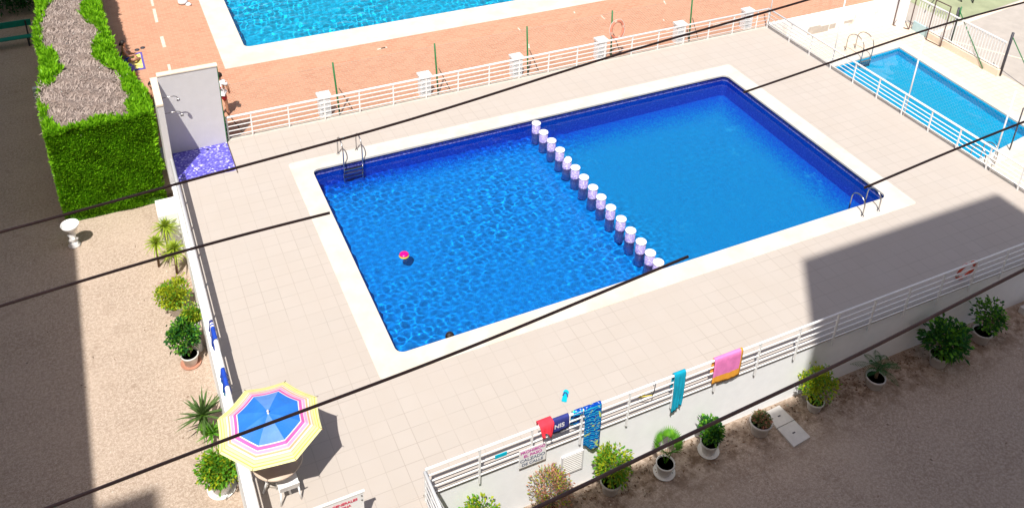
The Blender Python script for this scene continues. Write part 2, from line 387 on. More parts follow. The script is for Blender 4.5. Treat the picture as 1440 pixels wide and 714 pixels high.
# retaining walls under the deck
t = thing('retaining_wall', 'white rendered retaining wall below the front railing with potted plants at its foot', 'wall', (9, Y0, GZ))
mb = MB(); mb.box(X0 + 3.4, X1, Y0 - .004, Y0 + .22, GZ - .1, -.125); mb.build('wall_body', M['wallw'], t)
mb = MB(); mb.box(2.55, 3.12, Y0 - .05, Y0 - .004, -1.16, -.53); vt = mb.build('vent_cover', M['vent'], t)
mb = MB()
for i in range(9): mb.box(2.59, 3.08, Y0 - .058, Y0 - .05, -1.12 + i * .065, -1.085 + i * .065)
mb.build('vent_slats', M['offw'], vt)
mb = MB(); mb.box(19.15, 19.95, Y0 - .03, Y0 - .004, GZ, -.25); dr = mb.build('door', M['purp'], t)
mb = MB()
for a, b, c, d in ((19.07, 19.15, GZ, -.17), (19.95, 20.03, GZ, -.17), (19.07, 20.03, -.25, -.17)): mb.box(a, b, Y0 - .045, Y0 - .004, c, d)
mb.build('door_frame', M['offw'], dr)
t = thing('side_wall', 'white wall top running between the left railing and the sunlit gravel', 'wall', (X0, 2, GZ))
mb = MB(); mb.box(X0, X0 + .2, Y0 - 2.5, 9.3, GZ - .1, .02); mb.build('wall_body', M['wallw'], t)
mb = MB(); mb.box(X0 + .22, X0 + 3.4, Y0 - 1.0, Y0, GZ - .1, -.004); tag(mb.build('entrance_landing', M['tile']), 'beige tiled entrance landing beside the notice board at the left railing', 'landing')
mb = MB(); mb.box(X1 + .003, X1 + .14, Y0, Y1 + .2, GZ - .1, .02); tag(mb.build('edge_wall', M['curb']), 'cream kerb wall under the right railing above the small pool', 'wall')
mb = MB(); mb.box(-2.15, X1, Y1 + .003, Y1 + .16, GZ - .1, -.006); tag(mb.build('rear_edge_wall', M['curb']), 'concrete edge wall under the rear railing beside the planted strip', 'wall')
mb = MB(); mb.box(-4.72, X0 - .004, 8.2, 9.05, -1.2, -.3)
t = thing('white_ledge', 'white square ledge block beside the left wall between hedge and spiky plants', 'ledge', (-4.4, 8.6, GZ))
mb.build('block', M['white'], t); mb = MB(); mb.box(-4.66, X0 - .01, 8.26, 8.99, GZ - .05, -1.2); mb.build('base', M['wallw'], t)

# railings ----------------------------------------------------------
def railing(name, label, a, b, posts, bars, top=.86, base=0.0, off=0, stub=0, thick=.075, barr=.019, group='white pool railings'):
    a = Vector(a); b = Vector(b); d = (b - a).normalized(); L = (b - a).length
    t = thing(name, label, 'railing', (a.x, a.y, base), group)
    mb = MB(); mb.tube([a + Vector((0, 0, top)), b + Vector((0, 0, top))], thick / 2, 10); mb.build('top_rail', M['white'], t)
    for z in bars:
        mb = MB(); mb.tube([a + Vector((0, 0, z)), b + Vector((0, 0, z))], barr, 6); mb.build('bar', M['white'], t)
    for s in posts:
        p = a + d * s
        mb = MB(); mb.obox(p + Vector((0, 0, base - stub)), p + Vector((0, 0, top - .01)), .042, .042, up=d)
        mb.build('post', M['white'], t)
    return t
FY = Y0 - .075
railing('railing', 'long white front railing with towels hanging over its top rail', (-.73, FY, 0), (21.5, FY, 0), [.03] + [1.22 + i * 1.235 for i in range(17)], (.65, .45, .25, .05), top=.87, stub=.22, thick=.062)
railing('railing', 'short white railing turning down from the corner beside the notice board', (-.76, FY - .05, 0), (-.76, FY - 2.6, 0), [.03, 1.2, 2.5], (.63, .44, .25, .06), top=.87, stub=.3)
railing('railing', 'white rear railing in front of the orange paving and second pool', (-2.15, 11.1, 0), (20.32, 11.1, 0), [.05] + [.83 + i * 1.243 for i in range(18)], (.68, .50, .32, .14), top=.86)
railing('railing', 'white right railing with tall posts in front of the small pool', (20.34, 11.1, 0), (20.42, FY, 0), [.1] + [1.5 + i * 1.22 for i in range(12)], (.66, .50, .34, .18), top=.87)
railing('railing', 'white left railing along the gravel yard, blue towel over it', (-4.04, 9.3, 0), (-4.04, Y0 - 2.4, 0), [.1 + i * 1.27 for i in range(10)], (.62, .40, .18), top=.86, thick=.11, barr=.022)

# chain link nets ----------------------------------------------------
def net(mb, a, b, z0, z1, cell=.11, r=.0022):
    a = Vector(a); b = Vector(b); d = (b - a).normalized(); L = (b - a).length; H = z1 - z0
    nrm = Vector((-d.y, d.x, 0))
    for sgn in (1, -1):
        k = -H
        while k < L:
            s0, s1 = k, k + H; zz0, zz1 = (z0, z1) if sgn > 0 else (z1, z0)
            lo, hi = max(s0, 0), min(s1, L)
            if hi > lo:
                f = lambda s: zz0 + (zz1 - zz0) * (s - s0) / H
                p = a + d * lo + Vector((0, 0, f(lo))); q = a + d * hi + Vector((0, 0, f(hi)))
                e = (q - p).normalized(); sd = e.cross(nrm) * r
                mb.add([p - sd, q - sd, q + sd, p + sd], [(0, 1, 2, 3)])
                mb.add([p - nrm * r, q - nrm * r, q + nrm * r, p + nrm * r], [(0, 1, 2, 3)])
            k += cell
t = thing('chain_link_fence', 'chain link fence on green posts behind the rear railing', 'fence', (8, 11.65, TZ))
mb = MB(); net(mb, (-2.0, 11.65, 0), (19.9, 11.65, 0), TZ + .05, 1.75); mb.tube([(-2, 11.65, 1.76), (19.9, 11.65, 1.76)], .004, 4)
mb.build('mesh_panel', plain('grey_wire', (.32, .34, .30), .6, .1), t)
for x, ztop in ((1.75, 1.86), (5.5, 1.86), (9.22, 1.85), (12.95, 1.85), (16.75, 1.9), (-2.13, 1.9)):
    mb = MB(); mb.tube([(x + .1, 11.65, TZ - .5), (x - .06, 11.65, ztop)], .032, 8); mb.build('post', M['green'], t)
    mb = MB(); mb.tube([(x + .6, 11.75, TZ), (x + .1, 11.66, .8)], .016, 6); mb.build('brace', M['bark'], t)
bl = None
for i, (x, lb) in enumerate(((1.33, 'leftmost'), (5.1, 'second from left'), (8.85, 'third from left'), (12.6, 'under the orange life ring'), (16.4, 'fifth from left'), (19.9, 'at the right corner'))):
    lbl = 'white ribbed pedestal behind the rear railing, ' + lb
    if bl is None:
        bl = thing('pedestal', lbl, 'pedestal', (x, 11.8, TZ), 'white pedestals beside the green fence posts')
        mb = MB(); mb.box(x - .2, x + .2, 11.68, 12.0, TZ, .5); mb.build('body', M['wallw'], bl)
        mb = MB(); mb.box(x - .24, x + .24, 11.64, 12.04, .5, .58); mb.build('cap', M['white'], bl)
        mb = MB()
        for j in range(7): mb.box(x - .16, x + .16, 11.665, 11.68, TZ + .1 + j * .09, TZ + .14 + j * .09)
        mb.build('ribs', M['vent'], bl)
    else:
        c = copy_tree(bl, None, (x, 11.8, TZ)); c['label'] = lbl
t = thing('tall_net_fence', 'tall fine net on slim white posts above the right railing', 'fence', (20.36, 3, 0))
mb = MB(); net(mb, (20.36, 11.0, 0), (20.42, -3.8, 0), .9, 3.0, .15, .0006); mb.build('mesh_panel', plain('pale_wire', (.6, .62, .62), .6, .05), t)
for y in (11.05, 7.2, 3.42, -.3, -3.85):
    mb = MB(); mb.tube([(20.44, y, 0), (20.42, y, 3.1)], .026, 8); mb.build('post', M['white'], t)

# planted strip, terracotta terrace, second pool ---------------------------
mb = MB(); mb.box(-2.3, 20.3, Y1 + .5, Y1 + .62, GZ - .1, TZ + .02); tag(mb.build('planter_kerb', M['curb']), 'low concrete kerb between the planted strip and the orange paving', 'kerb')
mb = MB(); mb.box(-2.3, 20.3, Y1 + .163, Y1 + .5, GZ - .1, -.62); struct(mb.build('soil_strip', M['soil']))
def leafquad(mb, p, d, L, w, mi=0, bend=.25):
    d = Vector(d).normalized(); s = d.cross(Vector((rnd.uniform(-1, 1), rnd.uniform(-1, 1), rnd.uniform(-.2, 1)))).normalized() * w / 2
    p = Vector(p); mid = p + d * L * .5; tip = p + d * L - Vector((0, 0, L * bend))
    mb.add([p, mid + s, tip, mid - s], [(0, 1, 2, 3)], mi)
mb = MB()
for i in range(2600):
    x = rnd.uniform(-2.2, 20.2)
    if math.sin(x * 2.3) + math.sin(x * 5.1 + 1) < -.6: continue
    leafquad(mb, (x, rnd.uniform(Y1 + .2, Y1 + .47), -.6), (rnd.uniform(-1, 1), rnd.uniform(-.6, .6), rnd.uniform(.4, 1.2)), rnd.uniform(.08, .28), .03)
o = mb.build('ground_cover', M['grey']); o['kind'] = 'stuff'; o['label'] = 'dry low plants growing in the strip behind the rear railing'; o['category'] = 'ground cover'

# terrace with hole for pool 2
P2 = (-.30, 21.5, 18.0, 40.0)   # x0,x1,y0,y1 water opening
mb = MB()
x0, x1, y0, y1 = P2; c2 = 1.5
def sheet(mb, x0, x1, y0, y1, z, mi=0): mb.add([(x0, y0, z), (x1, y0, z), (x1, y1, z), (x0, y1, z)], [(0, 1, 2, 3)], mi)
TX0, TX1, TY0, TY1 = -5.4, 30.0, Y1 + .62, 60
sheet(mb, -2.3, 20.3, TY0, 12.0, TZ); sheet(mb, 20.3, 27.6, 11.32, 12.0, TZ)
sheet(mb, TX0, TX1, 12.0, y0 - c2 + .02, TZ); sheet(mb, TX0, x0 - 1.0, y0 - c2 + .02, y1, TZ); sheet(mb, x1 + 1.0, TX1, y0 - c2 + .02, y1, TZ)

struct(mb.build('terracotta_terrace', M['terra']))
mb = MB(); mb.box(TX0, TX0 + .2, 12.3, 60, GZ - .1, TZ - .01); mb.box(-4.4, -2.31, 11.3, 12.3, GZ - .1, TZ - .012); struct(mb.build('terrace_base', M['conc']))
inn = rrect(x0, x1, y0, y1, .25); out = rrect(x0 - 1.02, x1 + 1.02, y0 - c2, y1 + 1, .05)
struct(ring_mesh(inn, out, TZ - .06, TZ + .012).build('second_pool_coping', M['coping']))
mb = MB(); bb = rrect(x0 - .02, x1 + .02, y0 - .02, y1 + .02, .25); strip(mb, bb, TZ - .22, TZ - .06, 0); strip(mb, bb, -1.6, TZ - .22, 1)
mb.add([(x, y, -1.5) for x, y in bb], [tuple(range(len(bb)))], 2)
struct(mb.build('second_pool_basin', [M['subwall'], M['floor3'], M['floor2']]))
water('second_pool_water', ((x0 - .018, y0 - .018), (x1 + .018, y0 - .018), (x1 + .018, y0 + 9.0), (x0 - .018, y0 + 9.0)), TZ - .2, (520, 210), (.92, .99, 1.0), .0056, (.2, .8), 5, None, ('second_pool_basin',))
sheet_far = MB(); sheet_far.add([(x0 - .018, y0 + 9.0, TZ - .2), (x1 + .018, y0 + 9.0, TZ - .2), (x1 + .018, y1, TZ - .2), (x0 - .018, y1, TZ - .2)], [(0, 1, 2, 3)]); struct(sheet_far.build('second_pool_water', m_water('second_pool_water_far', (.9, .98, 1))))
# painted dashes and worn marks on the terrace
mb = MB()
for (a, b, wd) in (((-3.21, 24.0), (-3.22, 23.3), .10), ((-3.22, 23.0), (-3.25, 21.6), .12), ((-3.23, 20.2), (-3.23, 19.2), .13), ((-3.26, 17.7), (-3.28, 16.6), .10), ((-3.24, 26), (-3.24, 24.8), .1)):
    mb.obox((*a, TZ + .003), (*b, TZ + .003), wd, .004)
for i in range(14):
    x = rnd.uniform(-1.2, 19); y = rnd.uniform(12.3, 16.0); an = rnd.choice([0, .1, 1.2, 1.5]); L = rnd.uniform(.1, .45)
    mb.obox((x, y, TZ + .003), (x + L * math.cos(an), y + L * math.sin(an), TZ + .003), rnd.uniform(.03, .09), .004)
struct(mb.build('painted_marks', plain('worn_white_marking', (.66, .56, .46), .8, .2, 12)))

# small pool zone --------------------------------------------------------
mb = MB()
A, B, Cc, Dd = (21.0, 1.08), (25.6, 1.76), (26.06, 8.82), (20.85, 8.46)
cx = sum(p[0] for p in (A, B, Cc, Dd)) / 4; cy = sum(p[1] for p in (A, B, Cc, Dd)) / 4
q = [A, B, Cc, Dd]; o1 = [(A[0] - .3, A[1] - .5), (B[0] + .5, B[1] - .5), (Cc[0] + .55, Cc[1] + .5), (Dd[0] - .2, Dd[1] + .5)]
big = [(20.64, -30), (70, -30), (70, 40), (20.64, 40)]
mb.add([(*p, PZ) for p in o1] + [(*p, PZ) for p in big], [(0, 4, 5, 1), (1, 5, 6, 2), (2, 6, 7, 3), (3, 7, 4, 0)])
k = N('small_pool_paving'); bt = k.n('TexBrick', offset=0.0, Scale=1.0)
bt.inputs['Color1'].default_value = (.70, .60, .48, 1); bt.inputs['Color2'].default_value = (.66, .55, .43, 1); bt.inputs['Mortar'].default_value = (.50, .40, .31, 1)
bt.inputs['Mortar Size'].default_value = .012; bt.inputs['Brick Width'].default_value = .28; bt.inputs['Row Height'].default_value = .28
k.t.links.new(k.tc.outputs['Object'], bt.inputs['Vector']); k.base(k.mix(k.ramp(k.noise(1.2, 5), [(.4, g(0)), (.7, g(.4))]), bt.outputs['Color'], (.74, .62, .47)), .8)
struct(mb.build('small_pool_paving', k.m))
mb = MB(); ring_mesh(q, o1, PZ - .05, PZ + .012, mb); struct(mb.build('small_pool_coping', M['coping']))
mb = MB(); strip(mb, q, PZ - .2, PZ - .05, 0); strip(mb, q, PZ - .75, PZ - .2, 1); mb.add([(*p, PZ - .7) for p in q], [(0, 1, 2, 3)], 1)
struct(mb.build('small_pool_basin', [M['floor3'], M['floor3']]))
water('small_pool_water', q, PZ - .13, (110, 160), (.85, .98, 1.0), .0016, (.3, 1.2), 9, None, ('small_pool_basin',))
# white old wall behind the small pool
t = thing('peeling_wall', 'old white wall with peeling stains behind the small pool', 'wall', (24, 11.2, PZ))
mb = MB(); mb.box(20.66, 27.5, 11.16, 11.34, PZ - .1, .02); mb.build('wall_body', M['wallold'], t)
mb = MB()
for (a, b, z0, z1) in ((22.9, 24.1, -.93, -.62), (24.15, 24.5, -.86, -.62), (25.0, 25.5, -.75, -.62), (22.95, 23.6, -.62, -.55)): mb.box(a, b, 11.155, 11.161, z0, z1)
mb.build('bare_patch', M['conc'], t)
t = thing('tall_white_wall', 'tall bright white wall beside the open metal gate frame', 'wall', (27.6, 10.6, PZ))
mb = MB(); mb.box(27.5, 27.68, 10.15, 14, PZ - .1, 1.5); mb.build('wall_body', M['wallw'], t)
t = thing('blue_panel', 'pale blue low panel beside the white picket gate', 'panel', (27.95, 9.3, PZ))
mb = MB(); mb.box(27.92, 27.98, 9.05, 9.9, PZ, -.55); mb.build('panel_board', M['panelb'], t)
t = thing('picket_fence', 'white picket fence on a low kerb above the small pool paving', 'fence', (27.95, 7, PZ))
mb = MB(); mb.box(27.9, 28.05, 5.3, 9.04, PZ - .1, PZ + .3); mb.build('kerb', M['cream'], t)
mb = MB(); mb.obox((27.97, 5.35, .55), (27.97, 9.95, .55), .06, .05); mb.obox((27.97, 5.35, -.62), (27.97, 9.95, -.62), .04, .04); mb.build('rail', M['white'], t)
for i in range(33):
    mb = MB(); y = 5.42 + i * .138; mb.box(27.96, 27.98, y - .018, y + .018, -.62, .55); mb.build('picket', M['white'], t)
def frame(name, label, x, ya, yb, z0, z1, dirx=0, diag=False):
    t = thing(name, label, 'gate', (x, ya, PZ), 'dark metal gate frames')
    xb = x + dirx
    P = [(x, ya, z0), (xb, yb, z0), (xb, yb, z1), (x, ya, z1)]
    for i in range(4):
        mb = MB(); mb.obox(P[i], P[(i + 1) % 4], .036, .036); mb.build('frame_bar', M['cable'], t)
    if diag: mb = MB(); mb.tube([P[0], P[2]], .012, 5); mb.build('brace', M['conc'], t)
    return t
frame('gate', 'open dark gate frame standing beside the tall white wall', 27.45, 10.55, 9.95, PZ + .02, 1.0, .35, True)
frame('gate', 'dark gate frame in front of the white pickets', 27.75, 8.9, 8.15, PZ + .02, .95, 0.05)
t = thing('gate_post', 'dark gate post with green diagonal brace beside the picket fence', 'post', (28.1, 8.0, PZ))
mb = MB(); mb.tube([(28.05, 7.95, PZ), (28.05, 7.95, .95)], .05, 8); mb.build('upright', M['dark'], t)
mb = MB(); mb.tube([(28.12, 7.9, PZ), (28.12, 7.9, 1.0)], .03, 8); mb.build('upright', M['green'], t)
mb = MB(); mb.tube([(27.85, 5.95, PZ + .05), (28.05, 7.9, .85)], .022, 6); mb.build('brace', M['green'], t)
t = thing('gate_post', 'thick dark fence post at the near end of the white pickets', 'post', (28.1, 5.3, PZ))
mb = MB(); mb.tube([(28.1, 5.3, PZ), (28.1, 5.3, 1.0)], .055, 8); mb.build('upright', M['dark'], t)
mb = MB(); mb.tube([(28.05, 3.4, PZ + .05), (28.1, 5.25, .8)], .022, 6); mb.build('brace', M['green'], t)
# court beyond
mb = MB(); mb.add([(28.3, -30, PZ + .008), (69, -30, PZ + .008), (69, 39, PZ + .008), (28.3, 39, PZ + .008)], [(0, 1, 2, 3)]); struct(mb.build('access_road', M['asphalt']))
mb = MB(); mb.add([(30.2, 9.6, PZ + .012), (66, 14.2, PZ + .012), (66, 38, PZ + .012), (30.2, 38, PZ + .012)], [(0, 1, 2, 3)]); struct(mb.build('green_court', M['court']))
mb = MB(); mb.obox((28.4, 9.2, PZ + .016), (66, 13.9, PZ + .016), .22, .01); mb.obox((28.4, 8.9, PZ + .016), (32, 3.2, PZ + .016), .1, .01); struct(mb.build('court_line', M['cream']))
t = thing('goal_frame', 'thin dark metal frame standing on the green court at top right', 'goal', (33, 11.3, PZ))
mb = MB(); mb.tube([(32.6, 11.2, PZ), (32.1, 11.9, .6)], .035, 6); mb.build('leg', M['dark'], t)
mb = MB(); mb.tube([(33.0, 10.9, PZ), (33.4, 11.3, .9)], .035, 6); mb.build('leg', M['dark'], t)
mb = MB(); mb.tube([(32.1, 11.9, .15), (29.6, 10.6, -.1)], .025, 6); mb.build('crossbar', M['dark'], t)

# shower ---------------------------------------------------------------
t = thing('shower_wall', 'pale grey shower screen wall with a side wing on a blue mosaic floor', 'shower', (-3.1, 10.9, 0))
mb = MB(); mb.box(-4.0, -2.2, 10.95, 11.13, -.3, 2.9); mb.build('back_wall', M['showerwall'], t)
mb = MB(); mb.box(-4.18, -4.0, 9.42, 11.13, -.3, 2.74); mb.build('side_wing', M['showerwall'], t)
mb = MB(); mb.box(-4.0, -2.17, 10.93, 11.15, 2.901, 2.94); mb.build('coping_strip', M['cream'], t)
mb = MB(); mb.box(-4.2, -4.001, 9.4, 11.15, 2.741, 2.80); mb.build('coping_strip', M['cream'], t)
mb = MB(); mb.box(-2.197, -2.175, 10.95, 11.13, 0, 2.9); mb.build('edge_trim', M['green'], t)
for y, z in ((10.55, 2.35), (9.85, 2.2)):
    mb = MB(); mb.tube([(-4.0, y, z), (-3.62, y, z), (-3.55, y, z - .03), (-3.5, y, z - .10)], .014, 8)
    ar = mb.build('shower_arm', M['steel'], t)
    mb = MB(); mb.lathe([(.015, 0), (.05, -.07), (.055, -.09)], (-3.5, y, z - .09), 14); mb.build('shower_head', M['steel'], ar)
mb = MB(); mb.box(-3.93, -2.2, 9.27, 10.948, .004, .016); struct(mb.build('shower_floor', M['shower']))
mb = MB(); mb.obox((-2.185, 9.1, .012), (-2.185, 11.0, .012), .03, .012); struct(mb.build('shower_floor_edge', M['bark']))

# ladders ------------------------------------------------------------------
def ladder(name, label, x0, x1, yedge, outy, waterz, deep, h, ztop0=0.0, steps=3):
    s = 1 if outy > yedge else -1
    t = thing(name, label, 'ladder', ((x0 + x1) / 2, yedge, ztop0), 'stainless pool ladders')
    for x in (x0, x1):
        P = [(x, outy, ztop0 - .05), (x, outy, ztop0 + h * .55)]
        n = 9; yi = yedge - s * .12; c = (outy + yi) / 2; r = abs(outy - yi) / 2
        for i in range(n + 1):
            a = math.pi * i / n; P.append((x, c + s * r * math.cos(a), ztop0 + h * .6 + h * .4 * math.sin(a)))
        P += [(x, yi, ztop0 + h * .3), (x, yi, waterz - deep)]
        mb = MB(); mb.tube(P, .021, 8); mb.build('handrail', M['steel'], t)
        mb = MB(); mb.lathe([(.05, 0), (.045, .02), (.025, .03)], (x, outy, ztop0 + .012), 14); mb.build('flange', M['steel'], t)
    for i in range(steps):
        z = waterz + .02 - i * .24; mb = MB(); mb.box(x0, x1, yedge - s * .12 - .05, yedge - s * .12 + .05, z - .015, z + .015); mb.build('step', M['steel'], t)
    return t
ladder('pool_ladder', 'steel pool ladder with steps at the far left of the main pool', 1.0, 1.62, D, D + .55, WZ, .75, .80)
ladder('pool_ladder', 'steel pool ladder at the near right corner of the main pool', 14.75, 15.4, 0, -.42, WZ, .7, .62)
t = ladder('pool_ladder', 'steel ladder at the far end of the small pool', 23.6, 24.15, 8.68, 9.5, PZ - .13, .5, .95, PZ)
ladder('pool_ladder', 'dark ladder at the near end of the small pool behind the railing', 21.75, 22.35, 1.25, .8, PZ - .13, .5, .75, PZ)
t = thing('umbrella_pole', 'thin dark pole standing at the near edge of the small pool', 'pole', (23.6, 1.2, PZ))
mb = MB(); mb.tube([(23.7, 1.25, PZ), (23.6, 1.2, .85)], .025, 6); mb.build('pole_tube', M['dark'], t)

# lane pillars --------------------------------------------------------------
ys = [7.89, 7.32, 6.74, 6.13, 5.62, 5.06, 4.50, 3.93, 3.37, 2.81, 2.23, 1.66, 1.12, .58, .04 + .12]
proto = None
for i, y in enumerate(ys):
    if i == 4: lbl = 'low broken pillar with a tilted white cap, fifth in the pool row'
    else: lbl = 'round lilac mosaic pillar with flat white cap standing in the pool row'
    if proto is None or i == 4:
        t = thing('pool_pillar', lbl, 'pillar', (7.76, y, -1.0), 'mosaic pillars dividing the pool')
        zt = .10 if i != 4 else -.02
        mb = MB(); mb.lathe([(.145, -.99), (.145, zt)], (7.76, y, 0), 20); mb.build('shaft', M['pillar'], t)
        mb = MB()
        if i == 4:
            mb.lathe([(.15, zt + .001), (.155, zt + .02), (.15, zt + .035)], (7.80, y + .02, 0), 20)
            for j in range(len(mb.v)):
                vx, vy, vz = mb.v[j]; mb.v[j] = (7.80 + (vx - 7.8) * .7, vy, vz + .35 * (vx - 7.7))
        else: mb.lathe([(.15, zt + .001), (.16, zt + .02), (.155, zt + .045)], (7.76, y, 0), 24)
        mb.build('cap', M['cap'], t)
        if i == 0: proto = t
    else:
        c = copy_tree(proto, None, (7.76 + rnd.uniform(-.012, .012), y + rnd.uniform(-.01, .01), -1.0 + rnd.uniform(-.012, .012)))
        c.rotation_euler = (R(rnd.uniform(-1, 1)), R(rnd.uniform(-1, 1)), rnd.uniform(0, 6))
# floating ball cushion
t = thing('float_toy', 'small pink and yellow watermelon float on the blue water', 'pool toy', (1.42, 3.6, WZ))
mb = MB(); mb.lathe([(.02, -.05), (.11, -.03), (.15, .02), (.14, .06)], (1.42, 3.6, WZ), 20); mb.build('rim', M['yell'], t)
mb = MB(); mb.lathe([(.14, .061), (.12, .09), (.06, .115), (.0, .12)], (1.42, 3.6, WZ), 20); mb.build('top', M['magenta'], t)

# towels ------------------------------------------------------------------
def drape(name, label, cat, x0, x1, yr, zr, front, back, mats, parent=None, amp=.02, nx=14, seed=0, lift=.04, axis='x', hem=.06, mfun=None, skew=0, taper=0):
    """cloth sheet hung over a rail: profile back -> over rail -> front"""
    rr = random.Random(seed); prof = []
    nb = max(2, int(back / .06)); nf = max(2, int(front / .06))
    for i in range(nb): prof.append((lift, -back + back * i / nb))
    for i in range(5): a = math.pi * i / 4; prof.append((lift * math.cos(a), .03 * math.sin(a) + .01))
    for i in range(1, nf + 1): prof.append((-lift - .01, -front * i / nf))
    n = len(prof); mb = MB(); vs = []
    ph = rr.uniform(0, 6)
    for j, (dy, dz) in enumerate(prof):
        for i in range(nx + 1):
            u = i / nx; fr = max(0, -dz) 
            s = amp * min(1, fr * 3) * (math.sin(u * 11 + ph) + .5 * math.sin(u * 23 + ph * 2 + dz * 4))
            hm = hem * math.sin(u * 5 + ph) * (fr / max(front, back)) ** 3
            wx = x0 + (x1 - x0) * (.5 + (u - .5) * (1 - taper * fr)) + skew * fr
            vs.append((wx, yr + dy + (-abs(s) if dy < 0 else abs(s)), zr + dz + hm) if axis == 'x' else (yr + dy + (-abs(s) if dy < 0 else abs(s)), wx, zr + dz + hm))
    fs = []; mi = []
    for j in range(n - 1):
        for i in range(nx):
            fs.append((j * (nx + 1) + i, j * (nx + 1) + i + 1, (j + 1) * (nx + 1) + i + 1, (j + 1) * (nx + 1) + i)); mi.append(mfun(i / nx, (j - nb) / (nf + 4), j < nb) if mfun else 0)
    mb.add(vs, fs, 0, True); mb.m = mi
    o = mb.build(name, mats)
    sd = o.modifiers.new('thickness', 'SOLIDIFY'); sd.thickness = .012; sd.offset = 0
    return tag(o, label, cat)
drape('towel', 'long towel with blue wave pattern hanging over the front railing', 'towel', 2.98, 3.42, FY, .90, 1.28, .45, M['wave'], seed=3, amp=.03, hem=.14, skew=.03)
drape('towel', 'plain teal towel hanging narrow over the front railing', 'towel', 5.36, 5.68, FY, .90, 1.12, .5, M['tealt'], seed=5, amp=.035, taper=.15, hem=.08)
drape('towel', 'pink towel with orange border spread over the front railing', 'towel', 6.5, 7.32, FY, .90, .78, .55, [M['pinkt'], M['oranget']], seed=8, amp=.012, hem=.03, mfun=lambda u, v, b: 1 if (b or v > .74 or u > .9 or v < 0) else 0)
drape('swim_shorts', 'coral red swim shorts bundled on the front rail beside the navy cloth', 'shorts', 1.86, 2.2, FY, .93, .30, .14, M['coral'], seed=2, amp=.065, hem=.12, lift=.10, taper=1.2)
nv = drape('navy_cloth', 'navy cloth with white letters over the front rail beside red shorts', 'cloth', 2.16, 2.6, FY, .895, .34, .3, M['navy'], seed=11, amp=.01, hem=.02)
tx = text('NIS', .17, M['wcloth'], nv, Matrix.Translation((2.36, FY - .062, .68)) @ Matrix.Rotation(R(90), 4, 'X'))
drape('towel', 'folded blue patterned cloth end beside the long wave towel', 'towel', 2.72, 2.96, FY + .02, .88, .1, .5, M['wave'], seed=21, amp=.02, hem=.05)
drape('towel', 'dark blue towel with white bands over the left railing', 'towel', 1.3, 1.95, -4.04, .92, .36, .2, [M['bluet'], M['wcloth'], M['navy']], seed=9, amp=.03, axis='y', hem=.08, mfun=lambda u, v, b: 2 if u > .85 else (1 if .60 < u < .66 or .74 < u < .79 else 0))
drape('towel', 'second blue towel on the left railing close to the umbrella', 'towel', -.2, .35, -4.04, .91, .28, .3, [M['bluet'], M['cyan']], seed=10, amp=.04, axis='y', hem=.1, mfun=lambda u, v, b: 1 if v > .75 else 0)
mb = MB(); mb.box(.84, 1.12, FY - .03, FY - .012, .40, .50)
o = mb.build('cyan_strap', M['cyan']); tag(o, 'small cyan strap caught on the bars left of the white sign', 'strap')
t = thing('goggles', 'swimming goggles with dark strap hung on the front rail', 'goggles', (4.85, FY, .87))
mb = MB(); mb.tube([(4.85, FY - .03, .88), (4.83, FY - .05, .7), (4.8, FY - .04, .55)], .012, 6); mb.tube([(4.85, FY + .03, .89), (4.87, FY + .05, .72)], .012, 6); mb.build('strap', M['dark'], t)
mb = MB(); mb.lathe([(.03, -.03), (.04, 0), (.03, .02)], (4.55, FY + .1, .48), 10); mb.lathe([(.03, -.03), (.04, 0), (.03, .02)], (4.65, FY + .1, .50), 10); mb.tube([(4.5, FY + .08, .48), (4.8, FY - .04, .55)], .01, 5); mb.build('lenses', M['yell'], t)
t = thing('flip_flop', 'blue flip-flop lying on the pale deck tiles', 'sandal', (3.19, -2.8, 0))
mb = MB(); pr = [(-.13, -.03), (-.12, -.05), (0, -.045), (.1, -.055), (.14, -.02), (.14, .02), (.1, .05), (0, .04), (-.12, .045), (-.13, .03)]
ca, sa = math.cos(.9), math.sin(.9)
pv = [(3.19 + (x * ca - y * sa) * 1.3, -2.8 + (x * sa + y * ca) * 1.3) for x, y in pr]; n = len(pv)
mb.add([(x, y, .003) for x, y in pv] + [(x, y, .028) for x, y in pv], [tuple(range(n))[::-1], tuple(range(n, 2 * n))] + [(i, (i + 1) % n, n + (i + 1) % n, n + i) for i in range(n)])
mb.build('sole', M['cyan'], t)
mb = MB(); mb.tube([(3.14, -2.78, .03), (3.20, -2.74, .07), (3.25, -2.74, .03), (3.24, -2.80, .06), (3.22, -2.86, .03)], .014, 6); mb.build('strap', M['navy'], t)

# signs -------------------------------------------------------------------
t = thing('notice_sign', 'small white sign with magenta heading fixed to the front railing bars', 'sign', (1.75, FY, .05))
mb = MB(); mb.box(1.42, 2.08, FY - .035, FY - .018, -.22, .34); mb.build('board', M['white'], t)
for i, (s, sz, mm, z) in enumerate((('PROHIBIDO', .115, M['signpink'], .22), ('EL PASO', .12, M['signpink'], .09), ('CALZADO', .13, M['signgrey'], -.04), ('DE CALLE', .12, M['signgrey'], -.17))):
    text(s, sz, mm, t, Matrix.Translation((1.75, FY - .040, z)) @ Matrix.Rotation(R(90), 4, 'X'))
t = thing('notice_board', 'white notice board with red heading standing on the tiles at the bottom', 'sign', (-2.6, -4.4, 0))
mb = MB(); mb.box(-3.1, -2.06, -4.02, -3.98, .1, 1.0); mb.build('board', M['white'], t)
mb = MB(); mb.box(-3.12, -2.03, -4.03, -3.97, 1.0, 1.025); mb.build('frame_edge', M['offw'], t)
for x in (-2.95, -2.2):
    mb = MB(); mb.tube([(x, -3.95, 0), (x, -3.95, .95)], .02, 8); mb.build('leg', M['offw'], t)
mb = MB()
for z in (.93, .80): mb.lathe([(.018, 0), (.0, .01)], (-2.1, -4.03, z), 8)
mb.build('fixing_cap', M['steel'], t)
